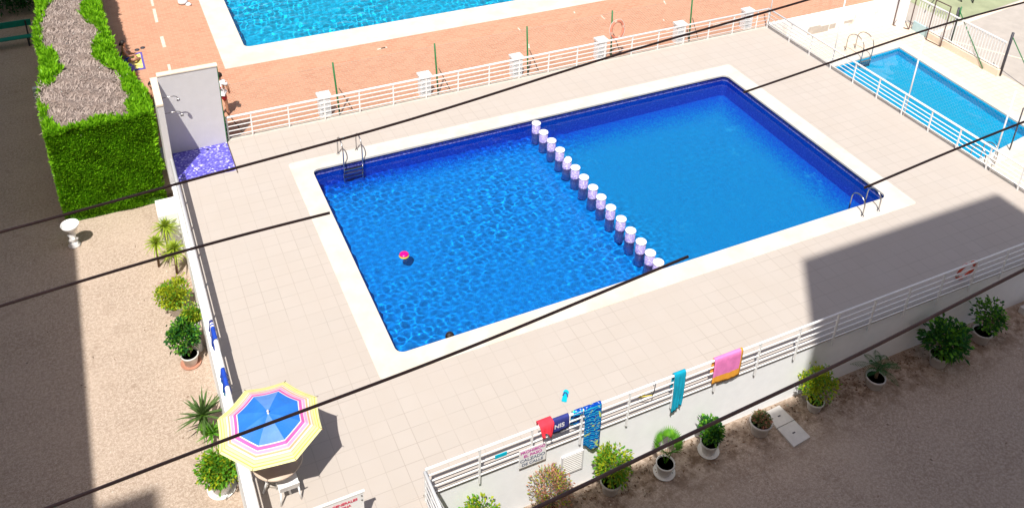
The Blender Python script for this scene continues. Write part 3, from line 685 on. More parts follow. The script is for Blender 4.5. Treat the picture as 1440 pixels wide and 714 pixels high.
text('NORMAS GENERALES', .098, M['signred'], t, Matrix.Translation((-2.66, -4.028, .84)) @ Matrix.Rotation(R(90), 4, 'X'))
text('DE LA PISCINA', .09, M['signred'], t, Matrix.Translation((-2.62, -4.028, .73)) @ Matrix.Rotation(R(90), 4, 'X'))

# life rings ----------------------------------------------------------------
def life_ring(label, c, ax, r=.30, k=.055, rz=0, mat='ring'):
    t = thing('life_ring', label, 'life ring', c, 'foam life rings')
    mb = MB(); n, m = 36, 10; vs = []; fs = []; mi = []
    for i in range(n):
        a = 2 * math.pi * i / n
        for j in range(m):
            b = 2 * math.pi * j / m; rr = r + k * math.cos(b)
            p = Vector((rr * math.cos(a), k * .8 * math.sin(b), rr * math.sin(a)))
            p.rotate(Euler((R(ax), 0, R(rz)))); vs.append(p + Vector(c))
    for i in range(n):
        for j in range(m):
            fs.append((i * m + j, ((i + 1) % n) * m + j, ((i + 1) % n) * m + (j + 1) % m, i * m + (j + 1) % m)); mi.append(1 if i % 9 in (0, 1) else 0)
    mb.add(vs, fs, 0, True); mb.m = mi; mb.build('ring', [M[mat], M[mat + 'w']], t)
    mb = MB(); P = []
    for i in range(41):
        a = 2 * math.pi * i / 40; rr = r + k * 1.25 + .02 * abs(math.sin(2 * a)); p = Vector((rr * math.cos(a), 0, rr * math.sin(a))); p.rotate(Euler((R(ax), 0, R(rz)))); P.append(p + Vector(c))
    mb.tube(P, .008, 5); mb.build('rope', M['offw'], t)
life_ring('faded red life ring hanging on the shaded front railing', (15.05, FY + .09, .56), 8)
life_ring('faded orange life ring with rope on the fence behind the rear railing', (13.1, 11.5, 1.05), -12, .34, .055, 14, 'fade')

# umbrella, table, chair -----------------------------------------------------
ux, uy = -3.46, -2.22
t = thing('parasol', 'octagonal beach parasol, blue centre and pink, white and yellow striped edge', 'umbrella', (ux, uy, 0))
Rr = 1.09; zt = 1.97; rings = [0, .2, .4, .60, .62, .68, .695, .745, .76, .795, .83, .845, .89, .90, .94, .955, 1.0]
ringm = ['b', 'b', 'b', 'w', 'p', 'w', 'l', 'w', 's', 'w', 's', 'c', 'y', 'c', 'y', 'c', 'y']
mats = [M['ub'], M['ubl'], M['uw'], M['up'], M['ul'], M['us'], M['uy'], M['uc']]; idx = dict(w=2, p=3, l=4, s=5, y=6, c=7)
mb = MB(); N8 = 8; sub = 6; a0 = R(15.5)
def canopy(f, th):
    s = ((th - a0) / (math.pi / 4)) % 1.0; # 0..1 inside a panel
    edge = math.cos(math.pi / 8) / math.cos((s - .5) * math.pi / 4)
    edge *= 1 - .02 * math.sin(math.pi * s) * f
    rr = Rr * f * edge
    z = zt - .33 * f ** 1.6 - .03 * math.sin(math.pi * s) * f
    return (ux + rr * math.cos(th), uy + rr * math.sin(th) , z + .02 * math.sin(th))
nn = N8 * sub; vs = []; fs = []; mi = []
for f in rings:
    for i in range(nn): vs.append(canopy(f, a0 + 2 * math.pi * i / nn))
for r_ in range(len(rings) - 1):
    for i in range(nn):
        fs.append((r_ * nn + i, r_ * nn + (i + 1) % nn, (r_ + 1) * nn + (i + 1) % nn, (r_ + 1) * nn + i))
        pn = i // sub; c = ringm[r_]; mi.append((1 if pn in (1, 5) else 0) if c == 'b' else idx[c])
mb.add(vs, fs, 0, False); mb.m = mi; cp = mb.build('canopy', mats, t)
sd = cp.modifiers.new('thickness', 'SOLIDIFY'); sd.thickness = .004
for i in range(8):
    th = a0 + math.pi / 4 * i; mb = MB(); P = []
    for f in (.02, .4, .8, 1.0, 1.035):
        p = Vector(canopy(f, th + 1e-4)); P.append(p + Vector((0, 0, -.012 if f < .99 else .004)))
    mb.tube(P, .007, 5); mb.build('rib', M['stem'], t)
mb = MB(); mb.tube([(ux, uy, .12), (ux, uy, zt + .06)], .02, 8); mb.build('pole', M['white'], t)
mb = MB(); mb.lathe([(.02, 0), (.03, .03), (.0, .07)], (ux, uy, zt + .03), 10); mb.build('finial', M['white'], t)
mb = MB(); mb.lathe([(.26, 0), (.26, .06), (.06, .10), (.04, .16)], (ux, uy, .003), 20); mb.build('base', M['conc'], t)
tx_, ty_ = -3.42, -2.35
t = thing('round_table', 'round beige plastic table with white legs under the parasol', 'table', (tx_, ty_, 0))
mb = MB(); mb.lathe([(.06, .68), (.5, .68), (.53, .70), (.52, .725), (.06, .725)], (tx_, ty_, 0), 32); mb.build('tabletop', plain('beige_plastic', (.50, .40, .32), .5, .05), t)
for i in range(4):
    a = R(20 + 90 * i); mb = MB(); mb.tube([(tx_ + .12 * math.cos(a), ty_ + .12 * math.sin(a), .67), (tx_ + .4 * math.cos(a), ty_ + .4 * math.sin(a), .005)], [.02, .026], 8); mb.build('leg', M['white'], t)
t = thing('plastic_chair', 'white plastic chair tucked in by the round table near the railing', 'chair', (-3.30, -2.85, 0))
mb = MB(); mb.box(-3.52, -3.1, -2.9, -2.5, .36, .385); mb.build('seat', M['white'], t)
mb = MB(); mb.obox((-3.31, -2.90, .39), (-3.31, -2.98, .60), .40, .02, up=(0, 1, 0)); mb.build('backrest', M['white'], t)
for x, y in ((-3.49, -2.88), (-3.13, -2.88), (-3.49, -2.53), (-3.13, -2.53)):
    mb = MB(); mb.tube([(x, y, .37), (x + (.03 if x > -3.3 else -.03), y + (-.05 if y < -2.8 else .03), 0)], .02, 6); mb.build('leg', M['white'], t)

# foliage ------------------------------------------------------------------
def leafball(mb, c, rx, ry, rz, n, L, w, mi=0, shell=.35, up=.3, bend=.25, clumps=0, mis=None):
    cs = [(Vector((rnd.gauss(0, 1), rnd.gauss(0, 1), rnd.gauss(0, 1))).normalized() * rnd.uniform(.45, .9)) for _ in range(clumps)]
    for i in range(n):
        if cs and rnd.random() < .75:
            q = rnd.choice(cs) + Vector((rnd.gauss(0, .17), rnd.gauss(0, .17), rnd.gauss(0, .17)))
        else:
            q = Vector((rnd.gauss(0, 1), rnd.gauss(0, 1), rnd.gauss(0, 1))).normalized() * (rnd.random() ** shell)
        p = Vector((c[0] + q.x * rx, c[1] + q.y * ry, c[2] + q.z * rz))
        if p.z < GZ + .03: continue
        d = q + Vector((rnd.uniform(-.7, .7), rnd.uniform(-.7, .7), rnd.uniform(-.3, .7) + up))
        leafquad(mb, p, d, L * rnd.uniform(.6, 1.3), w * rnd.uniform(.7, 1.2), rnd.choice(mis) if mis else mi, bend)
def blades(mb, c, n, L, w, elev=(10, 80), curve=.35, seg=5, mi=0, keel=.25):
    for i in range(n):
        az = 2.399 * i + rnd.uniform(-.2, .2); el = R(elev[0] + (elev[1] - elev[0]) * ((i + .5) / n)); l = L * rnd.uniform(.75, 1.1) * (1 - .25 * i / n)
        h = Vector((math.cos(az), math.sin(az), 0)); s = Vector((-h.y, h.x, 0)); vs = []
        for j in range(seg + 1):
            u = j / seg; p = Vector(c) + h * l * u * math.cos(el) + Vector((0, 0, l * (u * math.sin(el) - curve * u * u)))
            ww = w * .5 * (1 - u ** 2.2) * (.7 + .9 * u * (1 - u)); vs += [p - s * ww, p - Vector((0, 0, ww * keel)), p + s * ww]
        fs = []
        for j in range(seg):
            a = j * 3; fs += [(a, a + 1, a + 4, a + 3), (a + 1, a + 2, a + 5, a + 4)]
        mb.add(vs, fs, mi, False)
def frond(mb, c, az, el, L, n=16, lw=.018, ll=.16, droop=.5):
    h = Vector((math.cos(az), math.sin(az), 0)); s = Vector((-h.y, h.x, 0)); pts = []
    for j in range(n + 1):
        u = j / n; pts.append(Vector(c) + h * L * u * math.cos(el) + Vector((0, 0, L * (u * math.sin(el) - droop * u * u))))
    mb.tube(pts, [.008 * (1 - .8 * j / n) for j in range(n + 1)], 4)
    for j in range(2, n + 1):
        for sg in (-1, 1):
            d = (pts[j] - pts[j - 1]).normalized() * .7 + s * sg; l = ll * math.sin(math.pi * (.15 + .8 * j / n)); d.normalize()
            e = d.cross(Vector((0, 0, 1))).normalized() * lw / 2; p = pts[j]; mb.add([p, p + d * l * .5 + e, p + d * l - Vector((0, 0, l * .2)), p + d * l * .5 - e], [(0, 1, 2, 3)])
def pot(t, c, r, h, saucer=None, top=1.0):
    x, y, z = c
    mb = MB(); mb.lathe([(r * .68, .0), (r * .74, .02), (r * .95, h * .86), (r * 1.04, h * .87), (r * 1.05, h), (r * .93, h), (r * .9, h * .88)], (x, y, z + .012), 26); mb.build('pot', M['pot'], t)
    mb = MB(); mb.lathe([(0, h * .9), (r * .9, h * .9)], (x, y, z + .012), 20); mb.build('soil', M['soil'], t)
    if saucer: mb = MB(); mb.lathe([(r * .8, .0), (r * 1.15, .01), (r * 1.22, .05), (r * 1.18, .05), (r * .9, .015)], (x, y, z + .001), 26); mb.build('saucer', saucer, t)
def potted(label, x, y, r, h, kind, H, Wd, mats, saucer=None, z=GZ, n=700, L=.08, wl=.045, name='potted_plant', lean=(0, 0), clumps=9):
    H *= 1.0; n = int(n * 1.9); L *= 1.15; wl *= 1.2; clumps = int(clumps * 1.6)
    t = thing(name, label, 'potted plant', (x, y, z), 'potted plants in the yard')
    if r: pot(t, (x, y, z), r, h, saucer)
    z1 = z + h * .9
    mb = MB(); mm = mats if isinstance(mats, list) else [mats]; mis = list(range(len(mm)))
    if kind == 'bush':
        st = MB()
        for i in range(9):
            a = rnd.uniform(0, 6.28); f = rnd.uniform(.2, .75)
            st.tube([(x, y, z1 - .02), (x + Wd * .25 * f * math.cos(a), y + Wd * .25 * f * math.sin(a), z1 + H * .3), (x + Wd * .5 * f * math.cos(a) + lean[0], y + Wd * .5 * f * math.sin(a) + lean[1], z1 + H * .7)], [.012, .009, .004], 5)
        st.build('stems', M['stem'], t)
        leafball(mb, (x + lean[0], y + lean[1], z1 + H * .56), Wd / 2, Wd / 2, H * .45, n, L, wl, mis=mis, clumps=clumps)
        mb.build('foliage', mm, t)
    elif kind == 'palm':
        st = MB(); st.tube([(x, y, z1 - .03), (x, y, z1 + H * .25)], [.05, .035], 8); st.build('trunk', M['stem'], t)
        for i in range(13): frond(mb, (x, y, z1 + H * .22), 2.4 * i, R(25 + 4.5 * i), Wd * .62 * (1.1 if i < 6 else 1.0))
        mb.build('fronds', mm, t)
    elif kind == 'fan':
        for i in range(9):
            az = 2.4 * i; l = H * rnd.uniform(.6, .95); e = Vector((x + math.cos(az) * .18, y + math.sin(az) * .18, z1 + l))
            mb.tube([(x, y, z1 - .02), e], .006, 4)
            for j in range(17):
                a = R(-85 + 10.6 * j); h = Vector((math.cos(az), math.sin(az), 0)); s = Vector((-h.y, h.x, 0)); d = (h * math.cos(a) * .6 + s * math.sin(a) + Vector((0, 0, .7 * math.cos(a)))).normalized()
                q = d.cross(h).normalized() * .02; ll = .28; mb.add([e, e + d * ll * .5 + q, e + d * ll, e + d * ll * .5 - q], [(0, 1, 2, 3)])
        mb.build('fronds', mm, t)
    return t
# front row, left to right
potted('light green shrub at the bottom left corner of the front railing', .35, -4.35, .24, .34, 'bush', 1.15, .95, [M['lime'], M['mid']], n=900)
potted('coppery red and yellow shrub against the wall below the white sign', 2.05, -4.32, .25, .34, 'bush', 1.15, 1.0, [M['copper'], M['copper'], M['grey'], M['lime']], n=1100, L=.06, wl=.028)
potted('bright green shrub in a pot below the wave pattern towel', 3.68, -4.32, .24, .36, 'bush', 1.1, .80, [M['mid'], M['lime']], n=750, L=.09)
potted('fan palm in a white pot with saucer against the lit wall', 5.12, -4.42, .22, .34, 'fan', .8, .6, [M['mid']], saucer=M['offw'])
potted('small rounded green plant in a pot with saucer right of the fan palm', 6.45, -4.36, .22, .34, 'bush', .78, .55, [M['mid'], M['deep']], saucer=M['offw'], n=600, L=.09, wl=.06)
potted('wide white pot with low brownish sprigs beside the concrete slab', 7.95, -4.42, .27, .40, 'bush', .25, .45, [M['agave'], M['grey'], M['copper']], n=220, L=.07, wl=.04, clumps=0)
potted('round yellow-green bush in a pot right of the concrete slab', 9.72, -4.42, .22, .32, 'bush', 1.0, .95, [M['lime'], M['lime'], M['mid']], n=1100, L=.07)
potted('small feather palm in a white pot in the shade', 11.72, -4.48, .25, .34, 'palm', 1.3, 1.15, [M['deep']])
potted('large dark leafy plant in a white pot in the shade', 13.9, -4.62, .27, .40, 'bush', 1.15, 1.15, [M['deep'], M['deep'], M['mid']], n=560, L=.15, wl=.08, clumps=10)
potted('thin open shrub in a white pot rightmost along the front wall', 15.72, -4.48, .26, .38, 'bush', 1.2, .85, [M['deep'], M['mid']], n=300, L=.11, wl=.07, clumps=10)
# left yard
potted('dense yellow-green bush in a pot beside the left wall', -4.72, 5.52, .2, .30, 'bush', .85, .95, [M['lime'], M['lime'], M['lime'], M['mid']], n=1500, L=.07, wl=.05)
potted('dark green plant in a white pot with reddish saucer by the left wall', -4.62, 3.5, .22, .34, 'bush', 1.05, .80, [M['deep'], M['mid']], saucer=M['terrapot'], n=900, L=.09, wl=.06, lean=(-.1, .12))
potted('small green and yellow plant in a white pot raised close to the wall', -4.38, 3.95, .2, .26, 'bush', .55, .5, [M['mid'], M['lime'], M['yucca']], z=-.98, n=420, L=.08)
mb = MB(); mb.lathe([(.16, 0), (.14, .06), (.10, .7), (.17, .78)], (-4.38, 3.95, GZ), 18)
tag(mb.build('plant_stand', M['offw']), 'pale round stand under the raised small plant pot', 'stand')
potted('leafy bright green plant in a wide white pot with large saucer at lower left', -4.52, -.62, .27, .36, 'bush', .85, .95, [M['mid'], M['mid'], M['lime']], saucer=M['offw'], n=1300, L=.09, wl=.05)
t = thing('agave_plant', 'spiky agave with long pointed leaves on the gravel beside the parasol', 'plant', (-4.62, 1.15, GZ), 'garden plants by the left wall')
mb = MB(); blades(mb, (-4.62, 1.15, GZ + .55), 46, .85, .075, (-5, 85), .18); mb.build('leaves', M['agave'], t)
mb = MB(); mb.tube([(-4.62, 1.15, GZ - .02), (-4.62, 1.15, GZ + .6)], [.12, .09], 8); blades(mb, (-4.5, .8, GZ + .25), 26, .5, .06, (-5, 80), .15); mb.build('lower_growth', M['mid'], t)
for i, (x, y, z, s, lb) in enumerate(((-4.62, 8.1, .35, .62, 'tallest head of the spiky dracaena clump by the white ledge'), (-4.95, 7.75, .1, .5, 'left head of the spiky dracaena clump on the gravel'), (-4.5, 7.2, .15, .55, 'nearest head of the spiky dracaena clump by the left wall'))):
    t = thing('dracaena', lb, 'plant', (x, y, GZ), 'garden plants by the left wall')
    mb = MB(); mb.tube([(x, y, GZ - .02), (x + .03, y, GZ + .9 + z)], [.04, .03], 7); mb.build('stem', M['stem'], t)
    mb = MB(); blades(mb, (x + .03, y, GZ + .80 + z), 80, s * .98, .05, (-35, 88), .30); mb.build('leaves', M['yucca'], t)
mb = MB()
for i in range(40):
    x = rnd.uniform(-4.9, -4.25); y = rnd.uniform(6.2, 7.0); a = rnd.uniform(0, 3.14); mb.tube([(x, y, GZ + .02), (x + .3 * math.cos(a), y + .3 * math.sin(a), GZ + .05)], .006, 4)
o = mb.build('dry_leaves', M['copper']); o['kind'] = 'stuff'; o['label'] = 'fallen dry brown leaves below the dracaena clump'; o['category'] = 'leaf litter'
# leaf litter at the wall foot
mb = MB()
for i in range(1500):
    x = rnd.uniform(1, 17); y = -3.95 - abs(rnd.gauss(0, .35))
    dn = 1 if (3.9 < x < 5.2 or 9.9 < x < 11.6 or 12.4 < x < 13.6) else .35
    if rnd.random() > dn: continue
    leafquad(mb, (x, y, GZ + .012), (rnd.uniform(-1, 1), rnd.uniform(-1, 1), rnd.uniform(0, .3)), rnd.uniform(.04, .11), .035, 0, .05)
o = mb.build('leaf_litter', M['stem']); o['kind'] = 'stuff'; o['label'] = 'brown leaf litter along the foot of the front wall'; o['category'] = 'leaf litter'
mb = MB()
for i in range(260):
    x = rnd.uniform(-9.5, 18); y = rnd.uniform(-9, 10)
    if x > -4.2 and y > -4.0: continue
    leafquad(mb, (x, y, GZ + .012), (rnd.uniform(-1, 1), rnd.uniform(-1, 1), .1), rnd.uniform(.04, .10), .03, 0, .05)
o = mb.build('fallen_leaves', M['stem']); o['kind'] = 'stuff'; o['label'] = 'dry leaves blown about on the gravel'; o['category'] = 'leaf litter'
# small stones
mb = MB()
for i in range(900):
    x = rnd.uniform(-9, 18); y = rnd.uniform(-9, 10)
    if x > -4.2 and y > -4.0: continue
    s = rnd.uniform(.01, .028); a = rnd.uniform(0, 3); mb.add([(x + s * math.cos(a + k * 1.57) * rnd.uniform(.7, 1.2), y + s * math.sin(a + k * 1.57), GZ) for k in range(4)] + [(x, y, GZ + s * .8)], [(0, 1, 4), (1, 2, 4), (2, 3, 4), (3, 0, 4)])
o = mb.build('loose_stones', M['curb']); o['kind'] = 'stuff'; o['label'] = 'loose pale pebbles scattered over the gravel'; o['category'] = 'stones'

# concrete slabs, step --------------------------------------------------------
t = thing('drain_cover', 'pair of pale concrete cover slabs on the gravel by the wall', 'drain cover', (8.7, -4.6, GZ))
for (a, b, c, d) in (((8.45, -4.02), (8.95, -3.99), (9.0, -4.50), (8.43, -4.53)), ((8.43, -4.55), (9.0, -4.52), (9.03, -5.08), (8.45, -5.14))):
    mb = MB(); mb.add([(*p, GZ) for p in (d, c, b, a)] + [(*p, GZ + .05) for p in (d, c, b, a)], [(3, 2, 1, 0), (4, 5, 6, 7), (0, 1, 5, 4), (1, 2, 6, 5), (2, 3, 7, 6), (3, 0, 4, 7)]); sl_ = mb.build('slab', M['pot'], t)
    mb = MB(); xx = (a[0] + c[0]) / 2; yy = (a[1] + c[1]) / 2; mb.box(xx - .04, xx + .04, yy - .015, yy + .015, GZ + .05, GZ + .056); mb.build('lifting_hole', M['dark'], sl_)
mb = MB(); mb.add([(x, y, z) for z in (GZ - .02, GZ + .22) for x, y in ((17.9, -5.6), (21, -5.9), (21, -4.15), (17.75, -4.12))], [(3, 2, 1, 0), (4, 5, 6, 7), (0, 1, 5, 4), (1, 2, 6, 5), (2, 3, 7, 6), (3, 0, 4, 7)])
tag(mb.build('door_step', M['pot']), 'pale concrete step in front of the purple door at far right', 'step')
# fountain ------------------------------------------------------------------------
fx, fy = -7.2, 9.75
t = thing('garden_urn', 'white pedestal bird bath with a wide bowl on the gravel beside the hedge', 'bird bath', (fx, fy, GZ))
mb = MB(); mb.lathe([(.17, .0), (.18, .05), (.12, .09), (.13, .18)], (fx, fy, GZ), 20); mb.build('foot', M['white'], t)
mb = MB(); mb.lathe([(.10, .18), (.13, .24), (.09, .33), (.11, .42), (.07, .52), (.09, .58)], (fx, fy, GZ), 18)
for i in range(5):
    a = i * 1.26; mb.lathe([(0, -.06), (.05, -.02), (.055, .03), (0, .07)], (fx + .10 * math.cos(a), fy + .10 * math.sin(a), GZ + .25 + .06 * (i % 3)), 8)
mb.build('column', M['white'], t)
mb = MB(); mb.lathe([(.08, .58), (.15, .62), (.24, .75), (.27, .84), (.245, .84), (.20, .75), (.1, .70), (0, .69)], (fx, fy, GZ), 28); mb.build('bowl', M['white'], t)

# hedge -------------------------------------------------------------------------
t = thing('cypress_hedge', 'tall clipped cypress hedge, green sides and dry brown twiggy top', 'hedge', (-6, 16, GZ))
HT = 1.62; HL = -7.42
def hr(y): # right edge of hedge at y
    pts = [(10.9, -4.35), (12.3, -4.3), (13.2, -4.55), (15.5, -5.05), (20, -5.3), (40, -5.5)]
    for (a, p), (b, q) in zip(pts, pts[1:]):
        if y <= b: return p + (q - p) * max(0, (y - a) / (b - a))
    return pts[-1][1]
def hl(y): return HL - .12 * (y - 10.9) / 12 + .08 * math.sin(y * 1.3)
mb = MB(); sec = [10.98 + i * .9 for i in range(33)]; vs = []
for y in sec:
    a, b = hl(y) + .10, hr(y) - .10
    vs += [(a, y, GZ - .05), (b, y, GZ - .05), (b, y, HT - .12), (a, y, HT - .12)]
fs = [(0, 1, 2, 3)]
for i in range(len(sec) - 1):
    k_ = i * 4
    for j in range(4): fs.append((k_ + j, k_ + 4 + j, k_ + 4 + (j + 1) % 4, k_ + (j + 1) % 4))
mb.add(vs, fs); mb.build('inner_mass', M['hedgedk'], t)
mb = MB(); mb2 = MB()
def sprig(p, d, L, m=0, k=3):
    d = Vector(d).normalized()
    for j in range(k):
        e = (d + Vector((rnd.uniform(-.5, .5), rnd.uniform(-.5, .5), rnd.uniform(-.4, .5)))).normalized(); l = L * rnd.uniform(.6, 1.15)
        s = e.cross(Vector((rnd.uniform(-1, 1), rnd.uniform(-1, 1), rnd.uniform(-1, 1)))).normalized() * l * .16
        q = Vector(p); mb.add([q, q + e * l * .45 + s, q + e * l, q + e * l * .45 - s], [(0, 1, 2, 3)], m)
def lump(u, v): return .5 + .25 * math.sin(u * 3.1 + 1.3 * math.sin(v * 2.2)) + .25 * math.sin(v * 3.7 + u * 1.9 + 2)
for i in range(26000):   # front face
    x = rnd.uniform(HL + .02, -4.32); z = rnd.uniform(GZ + .02, HT + .05); dy = .12 * lump(x * 1.5, z * 1.5)
    bot = .10 * max(0, 1 - (z - GZ) / .5)
    sprig((x, 10.98 - dy + bot, z), (rnd.uniform(-.35, .35), -.8, rnd.uniform(.35, 1.1)), rnd.uniform(.06, .125))
for i in range(9000):    # right face
    y = 10.9 + 19 * rnd.random() ** 1.4; z = rnd.uniform(-.5, HT); sprig((hr(y) - .02 + .10 * lump(y, z) - .1, y, z), (.8, rnd.uniform(-.4, .2), rnd.uniform(.2, .9)), rnd.uniform(.12, .22))
for i in range(5500):    # left face upper
    y = 10.9 + 19 * rnd.random() ** 1.4; z = rnd.uniform(GZ + .3, HT); sprig((hl(y) + .06, y, z), (-.8, rnd.uniform(-.4, .2), rnd.uniform(.2, .9)), rnd.uniform(.12, .2))
def greenband(x, y):
    a, b = x - hl(y), hr(y) - x; w1 = .12 + .36 * max(0, math.sin(y * 1.15 + 2.2)) - (.5 if 12.9 < y < 14.2 else 0) ; w2 = .46 + .20 * math.sin(y * 1.7)
    wf = .26 + .16 * math.sin(x * 4)
    if 14.0 < y < 15.2: w1 += .25
    if 12.1 < y < 12.9 and b < 1.3: w2 = .55
    return a < w1 or b < w2 or (y - 10.9) < wf
cnt = 0
while cnt < 34000:
    y = 10.9 + 20 * rnd.random() ** 1.2; x = rnd.uniform(hl(y), hr(y)); cnt += 1
    z = HT + .10 * lump(x * 2, y * 2) - .08
    if greenband(x + rnd.gauss(0, .05), y + rnd.gauss(0, .05)):
        sprig((x, y, z - .02 + .07 * math.sin(x * 9 + 2 * math.sin(y * 5)) * rnd.random()), (rnd.uniform(-.5, .5), rnd.uniform(-.6, .3), 1), rnd.uniform(.12, .30))
    elif y > 11.25:
        for j in range(2):
            L = rnd.uniform(.14, .42); a = rnd.uniform(0, 6.28); e = Vector((math.cos(a) * min(1, (x - hl(y)) * 2), math.sin(a), rnd.uniform(-.1, .9))).normalized(); p = Vector((x + rnd.uniform(-.04, .04), y, z - .16)); s = e.cross(Vector((0, 0, 1))).normalized() * .011
            mb2.add([p - s, p + s, p + s * .6 + e * L, p - s * .6 + e * L], [(0, 1, 2, 3)])
mb.build('green_foliage', M['hedge'], t); mb2.build('dry_twigs', M['twig'], t)
mb = MB(); vs = []; fs = []; NX, NY = 16, 100
for j in range(NY + 1):
    y = 11.05 + 19.5 * j / NY
    for i in range(NX + 1):
        x = hl(y) + .12 + (hr(y) - hl(y) - .24) * i / NX; vs.append((x, y, HT - .10 + .12 * lump(x * 2, y * 2) + rnd.uniform(-.03, .03)))
for j in range(NY):
    for i in range(NX): a = j * (NX + 1) + i; fs.append((a, a + 1, a + NX + 2, a + NX + 1))
mb.add(vs, fs); mb.build('dry_mass', M['twigdk'], t)
# bench + dark shrubs at top left
t = thing('garden_bench', 'green slatted bench in the dark corner at upper left', 'bench', (-9.2, 24.5, GZ))
for y, z in ((24.35, -1.33), (24.55, -1.33), (25.05, -.85), (25.1, -1.02)):
    pass
mb = MB(); mb.box(-11.2, -8.15, 24.3, 24.62, -1.36, -1.32); mb.build('seat', M['teal'], t)
mb = MB(); mb.box(-11.2, -8.15, 24.98, 25.03, -1.08, -.80); mb.build('backrest', M['teal'], t)
for x in (-10.9, -9.6, -8.35):
    mb = MB(); mb.box(x - .03, x + .03, 24.32, 24.6, GZ, -1.36); mb.box(x - .03, x + .03, 24.93, 24.98, GZ, -.82); mb.build('leg', M['dark'], t)
for x, y, s in ((-10.4, 28.3, 1.5), (-8.6, 28.8, 1.4)):
    t = thing('dark_shrub', 'large dark evergreen shrub behind the green bench, ' + ('left one' if x < -9 else 'right one'), 'shrub', (x, y, GZ), 'evergreen shrubs behind the bench')
    mb = MB(); mb.tube([(x, y, GZ), (x, y, GZ + 1)], [.1, .06], 8); mb.build('trunk', M['bark'], t)
    mb = MB(); leafball(mb, (x, y, GZ + 1.3), s * 1.1, s * 1.1, 1.35, 3200, .16, .09, clumps=22); mb.build('foliage', M['deep'], t)
t = thing('garden_tap', 'small grey metal tap bracket at the left edge of the hedge', 'tap', (-7.75, 17.6, GZ))
mb = MB(); mb.tube([(-7.8, 17.6, GZ), (-7.8, 17.6, -.3), (-7.95, 17.3, -.25), (-8.0, 17.1, -.4)], .03, 8); mb.build('pipe', M['steel'], t)
mb = MB(); mb.box(-8.02, -7.85, 17.5, 17.7, -.75, -.25); mb.build('plate', M['vent'], t)

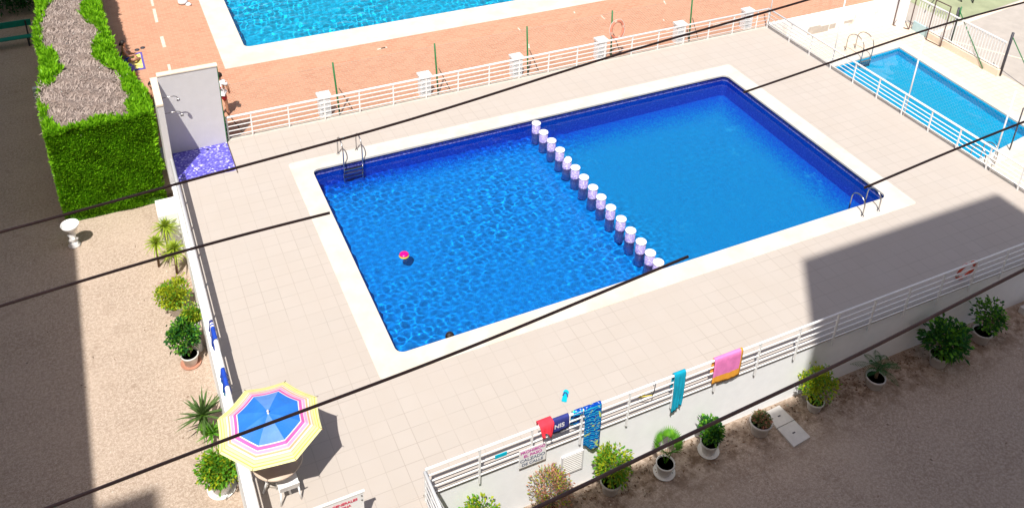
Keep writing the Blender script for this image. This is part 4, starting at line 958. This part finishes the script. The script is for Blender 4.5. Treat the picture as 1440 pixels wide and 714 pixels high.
# people --------------------------------------------------------------------------
def skinned(name, V, E, rad, mat, parent, off, sub=2):
    me = bpy.data.meshes.new(name); me.from_pydata([tuple(Vector(v)) for v in V], E, [])
    me.materials.append(mat); o = bpy.data.objects.new(name, me); col.objects.link(o); o.parent = parent
    sk = o.modifiers.new('skin', 'SKIN'); sk.use_smooth_shade = True; sk.branch_smoothing = .4
    for i, r in enumerate(rad):
        s = me.skin_vertices[0].data[i]; s.radius = (r, r) if not isinstance(r, tuple) else r; s.use_root = (i == 0)
    sb = o.modifiers.new('subsurf', 'SUBSURF'); sb.levels = sub; sb.render_levels = sub
    return o
def figure(label, loc, rz, J, clothes, hairlen=.0, cat='person'):
    """J: joints in local metres; the body is one skinned surface, clothes and hair are children"""
    t = thing('person', label, cat, loc); t.rotation_euler.z = rz
    order = ['pel', 'chest', 'neck', 'head', 'crown', 'lsh', 'lel', 'lwr', 'lha', 'rsh', 'rel', 'rwr', 'rha', 'lhip', 'lkn', 'lan', 'lto', 'rhip', 'rkn', 'ran', 'rto', 'belly']
    ix = {k: i for i, k in enumerate(order)}
    E = [('pel', 'belly'), ('belly', 'chest'), ('chest', 'neck'), ('neck', 'head'), ('head', 'crown'), ('chest', 'lsh'), ('lsh', 'lel'), ('lel', 'lwr'), ('lwr', 'lha'), ('chest', 'rsh'), ('rsh', 'rel'), ('rel', 'rwr'), ('rwr', 'rha'),
         ('pel', 'lhip'), ('lhip', 'lkn'), ('lkn', 'lan'), ('lan', 'lto'), ('pel', 'rhip'), ('rhip', 'rkn'), ('rkn', 'ran'), ('ran', 'rto')]
    rad = dict(pel=.13, belly=.125, chest=.135, neck=.055, head=.095, crown=.075, lsh=.062, lel=.043, lwr=.030, lha=.034, lhip=.092, lkn=.058, lan=.038, lto=.035)
    for k in list(rad):
        if k[0] == 'l': rad['r' + k[1:]] = rad[k]
    body = skinned('body', [J[k] for k in order], [(ix[a], ix[b]) for a, b in E], [rad[k] for k in order], M['skin'], t, None)
    # fingers and face
    mb = MB()
    for s in 'lr':
        wv, hv = Vector(J[s + 'wr']), Vector(J[s + 'ha']); d = (hv - wv).normalized(); sd = d.orthogonal().normalized()
        for f in range(5):
            o = hv + sd * (f - 2) * .017; L = (.05, .07, .075, .07, .055)[f]; dd = d if f else (d + sd * -.8).normalized()
            mb.tube([o, o + dd * L * .6, o + dd * L - Vector((0, 0, .01))], [.009, .008, .006], 6)
    mb.build('fingers', M['skin'], t, off=(0, 0, 0))
    fd = Vector(J.get('face', (0, 1, 0))).normalized(); hd = Vector(J['head']); sd = fd.cross(Vector((0, 0, 1))).normalized()
    mb = MB(); mb.lathe([(.0, -.02), (.016, -.012), (.01, .02), (0, .03)], hd + fd * .10, 8)
    for s in (-1, 1): mb.lathe([(0, -.03), (.014, 0), (0, .03)], hd + sd * s * .098, 8)
    mb.build('nose_and_ears', M['skin'], t, off=(0, 0, 0))
    mb = MB()
    for s in (-1, 1): mb.lathe([(0, -.008), (.012, 0), (0, .008)], hd + fd * .088 + sd * s * .033 + Vector((0, 0, .02)), 8)
    mb.build('eyes', M['dark'], t, off=(0, 0, 0))
    mb = MB(); up = (Vector(J['crown']) - hd).normalized()
    n, m = 18, 10; vs = []; fs = []
    c = hd + up * .04 - fd * .018
    for i in range(m + 1):
        ph = math.pi * .62 * i / m
        for j in range(n):
            a = 2 * math.pi * j / n; q = up * math.cos(ph) + (sd * math.cos(a) + (-fd) * math.sin(a)) * math.sin(ph)
            fr = max(0, q.dot(fd)); k2 = .118 * (1 - .18 * fr) + rnd.uniform(-.004, .004)
            if ph > math.pi * .42 and q.dot(fd) > .25: k2 *= .7
            vs.append(c + q * k2)
    for i in range(m):
        for j in range(n): fs.append((i * n + j, i * n + (j + 1) % n, (i + 1) * n + (j + 1) % n, (i + 1) * n + j))
    mb.add(vs, fs, 0, True)
    if hairlen: mb.tube([c - fd * .1, c - fd * .13 - up * .08, c - fd * .11 - up * hairlen], [.04, .05, .02], 8)
    mb.build('hair', M['hair'], t, off=(0, 0, 0))
    for nm, mat, segs, grow in clothes:
        ks = []; 
        for a, b, f0, f1 in segs:
            ks.append((a, b, f0, f1))
        V, Ed, Rd, mp = [], [], [], {}
        for a, b, f0, f1 in ks:
            ids = []
            for key, f in ((a, f0), (b, f1)):
                kk = (a, b, f) if f not in (0, 1) else (a if f == 0 else b)
                if kk not in mp:
                    mp[kk] = len(V); V.append(Vector(J[a]).lerp(Vector(J[b]), f)); Rd.append(rad[a] + (rad[b] - rad[a]) * f + grow)
                ids.append(mp[kk])
            Ed.append(tuple(ids))
        skinned(nm, V, Ed, Rd, mat, t, None)
    return t
stand = dict(pel=(0, 0, .92), belly=(0, 0, 1.08), chest=(0, 0, 1.32), neck=(0, 0, 1.50), head=(0, .02, 1.62), crown=(0, .01, 1.71), lsh=(-.19, 0, 1.40), lel=(-.25, .03, 1.13), lwr=(-.22, .16, .93), lha=(-.20, .22, .87),
             rsh=(.19, 0, 1.40), rel=(.27, .0, 1.13), rwr=(.24, .12, .92), rha=(.23, .17, .86), lhip=(-.095, 0, .86), lkn=(-.11, .02, .48), lan=(-.12, -.02, .07), lto=(-.14, .14, .035), rhip=(.095, 0, .86), rkn=(.12, .06, .48), ran=(.13, .03, .07), rto=(.15, .19, .035))
g1 = figure('lifeguard in white shirt with red cross and red shorts behind the shower wall', (-1.94, 13.15, TZ), R(-25), stand,
       [('shirt', M['wcloth'], [('belly', 'chest', 0, 1), ('chest', 'neck', 0, .35), ('chest', 'lsh', 0, 1), ('lsh', 'lel', 0, .6), ('chest', 'rsh', 0, 1), ('rsh', 'rel', 0, .6), ('pel', 'belly', .3, 1)], .042),
        ('shorts', M['red'], [('pel', 'belly', 0, .4), ('pel', 'lhip', 0, 1), ('lhip', 'lkn', 0, .62), ('pel', 'rhip', 0, 1), ('rhip', 'rkn', 0, .62)], .042)])
mb = MB(); mb.box(-.085, .085, -.205, -.18, 1.23, 1.29); mb.box(-.03, .03, -.206, -.18, 1.175, 1.345); mb.build('red_cross_print', M['redpure'], g1, off=(0, 0, 0))
sit = dict(pel=(0, 0, .13), belly=(.0, .03, .28), chest=(0, .02, .50), neck=(0, .04, .68), head=(0, .08, .80), crown=(0, .07, .89), lsh=(-.18, .03, .57), lel=(-.24, .16, .34), lwr=(-.14, .34, .30), lha=(-.11, .41, .29),
           rsh=(.18, .03, .57), rel=(.24, .16, .34), rwr=(.14, .34, .32), rha=(.11, .41, .31), lhip=(-.10, .04, .12), lkn=(-.30, .36, .22), lan=(.02, .44, .06), lto=(.10, .50, .05), rhip=(.10, .04, .12), rkn=(.30, .36, .20), ran=(-.02, .52, .06), rto=(-.12, .58, .05))
figure('seated woman in dark top on a yellow towel beside the hedge', (-4.78, 18.45, TZ + .02), R(-90), sit,
       [('top', M['greycl'], [('pel', 'belly', .2, 1), ('belly', 'chest', 0, 1)], .022), ('shorts', M['bluet'], [('pel', 'lhip', 0, 1), ('lhip', 'lkn', 0, .5), ('pel', 'rhip', 0, 1), ('rhip', 'rkn', 0, .5), ('pel', 'belly', 0, .3)], .022)], hairlen=.1)
figure('dark haired bather mostly hidden behind the side of the shower wall', (-4.12, 13.35, TZ), R(160), stand, [('shorts', M['navy'], [('pel', 'lhip', 0, 1), ('lhip', 'lkn', 0, .5), ('pel', 'rhip', 0, 1), ('rhip', 'rkn', 0, .5), ('pel', 'belly', 0, .3)], .022)])
figure('swimmer standing close under the near coping, only the head showing', (1.45, .16, -.98 - .82), R(180), stand, [])
def towel_flat(label, pts, z, mats, border=.08):
    (x0, y0), (x1, y1) = pts; mb = MB(); nx, ny = 12, 12; vs = []; fs = []; mi = []
    for j in range(ny + 1):
        for i in range(nx + 1): vs.append((x0 + (x1 - x0) * i / nx, y0 + (y1 - y0) * j / ny, z + .012 + .008 * math.sin(i * 1.3) * math.sin(j * 1.7 + 1)))
    for j in range(ny):
        for i in range(nx):
            a = j * (nx + 1) + i; fs.append((a, a + 1, a + nx + 2, a + nx + 1)); mi.append(1 if i in (0, nx - 1) or j in (0, ny - 1) else 0)
    mb.add(vs, fs); mb.m = mi; o = mb.build('beach_towel', mats); sd = o.modifiers.new('t', 'SOLIDIFY'); sd.thickness = .01
    return tag(o, label, 'towel')
towel_flat('yellow patterned beach towel with violet border under the seated woman', ((-4.95, 17.65), (-4.1, 19.1)), TZ, [M['ytowel'], M['purple']])
t = thing('beach_bag', 'violet and red beach bag slumped on the paving beside the seated woman', 'bag', (-4.72, 17.55, TZ))
mb = MB(); mb.lathe([(.16, 0), (.24, .05), (.25, .18), (.17, .30), (.10, .33)], (-4.72, 17.6, TZ + .003), 16); mb.build('bag_body', M['purple'], t)
mb = MB(); mb.lathe([(.10, .0), (.15, .06), (.12, .16), (.05, .2)], (-4.6, 17.25, TZ + .003), 12); mb.build('side_pouch', M['red'], t)
t = thing('sandals', 'dark sandals lying at the far side of the yellow towel', 'sandal', (-4.2, 19.4, TZ))
for i in range(2): mb = MB(); mb.lathe([(.0, .0), (.09, .002), (.09, .03), (0, .035)], (-4.25 + .22 * i, 19.35 + .1 * i, TZ), 10); mb.build('sole', M['dark'], t)
t = thing('plastic_bag', 'crumpled white bag on the orange paving near the second pool', 'bag', (-2.0, 23.1, TZ))
mb = MB(); mb.lathe([(.15, 0), (.22, .05), (.2, .16), (.1, .24), (.03, .22)], (-2.0, 23.1, TZ + .003), 9); mb.lathe([(.1, 0), (.13, .06), (.05, .12)], (-1.8, 22.8, TZ + .003), 8); mb.build('bag_body', M['wcloth'], t)

# cables in front of the apartment block -----------------------------------------
def cable(label, y, coef, x0, x1, r, pieces=None):
    t = thing('overhead_cable', label, 'cable', ((x0 + x1) / 2, y, np.polyval(coef, (x0 + x1) / 2)), 'dark cables strung in front of the building')
    for a, b in (pieces or [(x0, x1)]):
        n = 40; P = [(a + (b - a) * i / n, y, float(np.polyval(coef, a + (b - a) * i / n)) + .008 * math.sin((a + (b - a) * i / n) * 2.3)) for i in range(n + 1)]
        mb = MB(); mb.tube(P, r, 8); mb.build('strand', M['cable'], t)
cable('topmost dark cable sagging across the upper left of the view', -11.5, [-.00183, -.01233, .06822, 14.79564], -7.5, 1.5, .0078)
cable('second dark cable from the top, ending at the left pool edge', -11.7, [-.01408, -.09959, 13.9362], -7.5, -4.0, .0080)
cable('dark cable from the upper right ending at the far pool corner', -11.7, [-.01316, .0849, 14.36027], -1.09, 3.5, .0075)
cable('thick dark cable crossing the deck below the pool', -12.2, [.00823, .14201, 13.6478], -7.5, -1.78, .0095)
cable('dark cable from the right ending above the pool ladder corner', -12.2, [.10177, 13.58103], -.28, 3.2, .0088)
cable('lowest and thickest dark cable crossing the front wall at lower right', -12.8, [.00772, .11735, 12.74065], -5.5, 2.6, .0125)

# buildings around the camera (they cast the big shadows) ----------------------------
def block(label, x0, x1, y0, y1, z1, face, parent=None, name='apartment_building'):
    t = thing(name, label, 'building', ((x0 + x1) / 2, (y0 + y1) / 2, GZ))
    mb = MB(); mb.box(x0, x1, y0, y1, GZ - .2, z1); mb.build('wall', M['bldg'], t)
    z = GZ + 1.2
    while z < z1 - 1.8:
        if face == 'y':
            x = x0 + 1.2
            while x < x1 - 1.6:
                mb = MB(); mb.box(x, x + 1.2, y1 + .002, y1 + .05, z, z + 1.3); f = mb.build('window', M['white'], t)
                mb = MB(); mb.box(x + .07, x + 1.13, y1 + .05, y1 + .055, z + .07, z + 1.23); mb.build('pane', M['glass'], f); x += 4.8
        else:
            y = y0 + 2
            while y < y1 - 2:
                mb = MB(); mb.box(x1 + .002, x1 + .05, y, y + 1.2, z, z + 1.3); f = mb.build('window', M['white'], t)
                mb = MB(); mb.box(x1 + .05, x1 + .055, y + .07, y + 1.13, z + .07, z + 1.23); mb.build('pane', M['glass'], f); y += 6
        z += 5.8
    return t
block('beige apartment block behind the viewpoint, long flat roof', -17.9, 26, -27, -16.5, 26.0, 'y')
block('beige stair tower rising above the apartment block roof', .5, 8.45, -26, -16.505, 33.9, 'none')
block('second slim stair tower at the left end of the block', -19.4, -18.0, -26, -16.505, 35.0, 'none')
block('lower beige wing left of the gravel yard', -26, -13.1, -16.4, 45, 16.2, 'x')
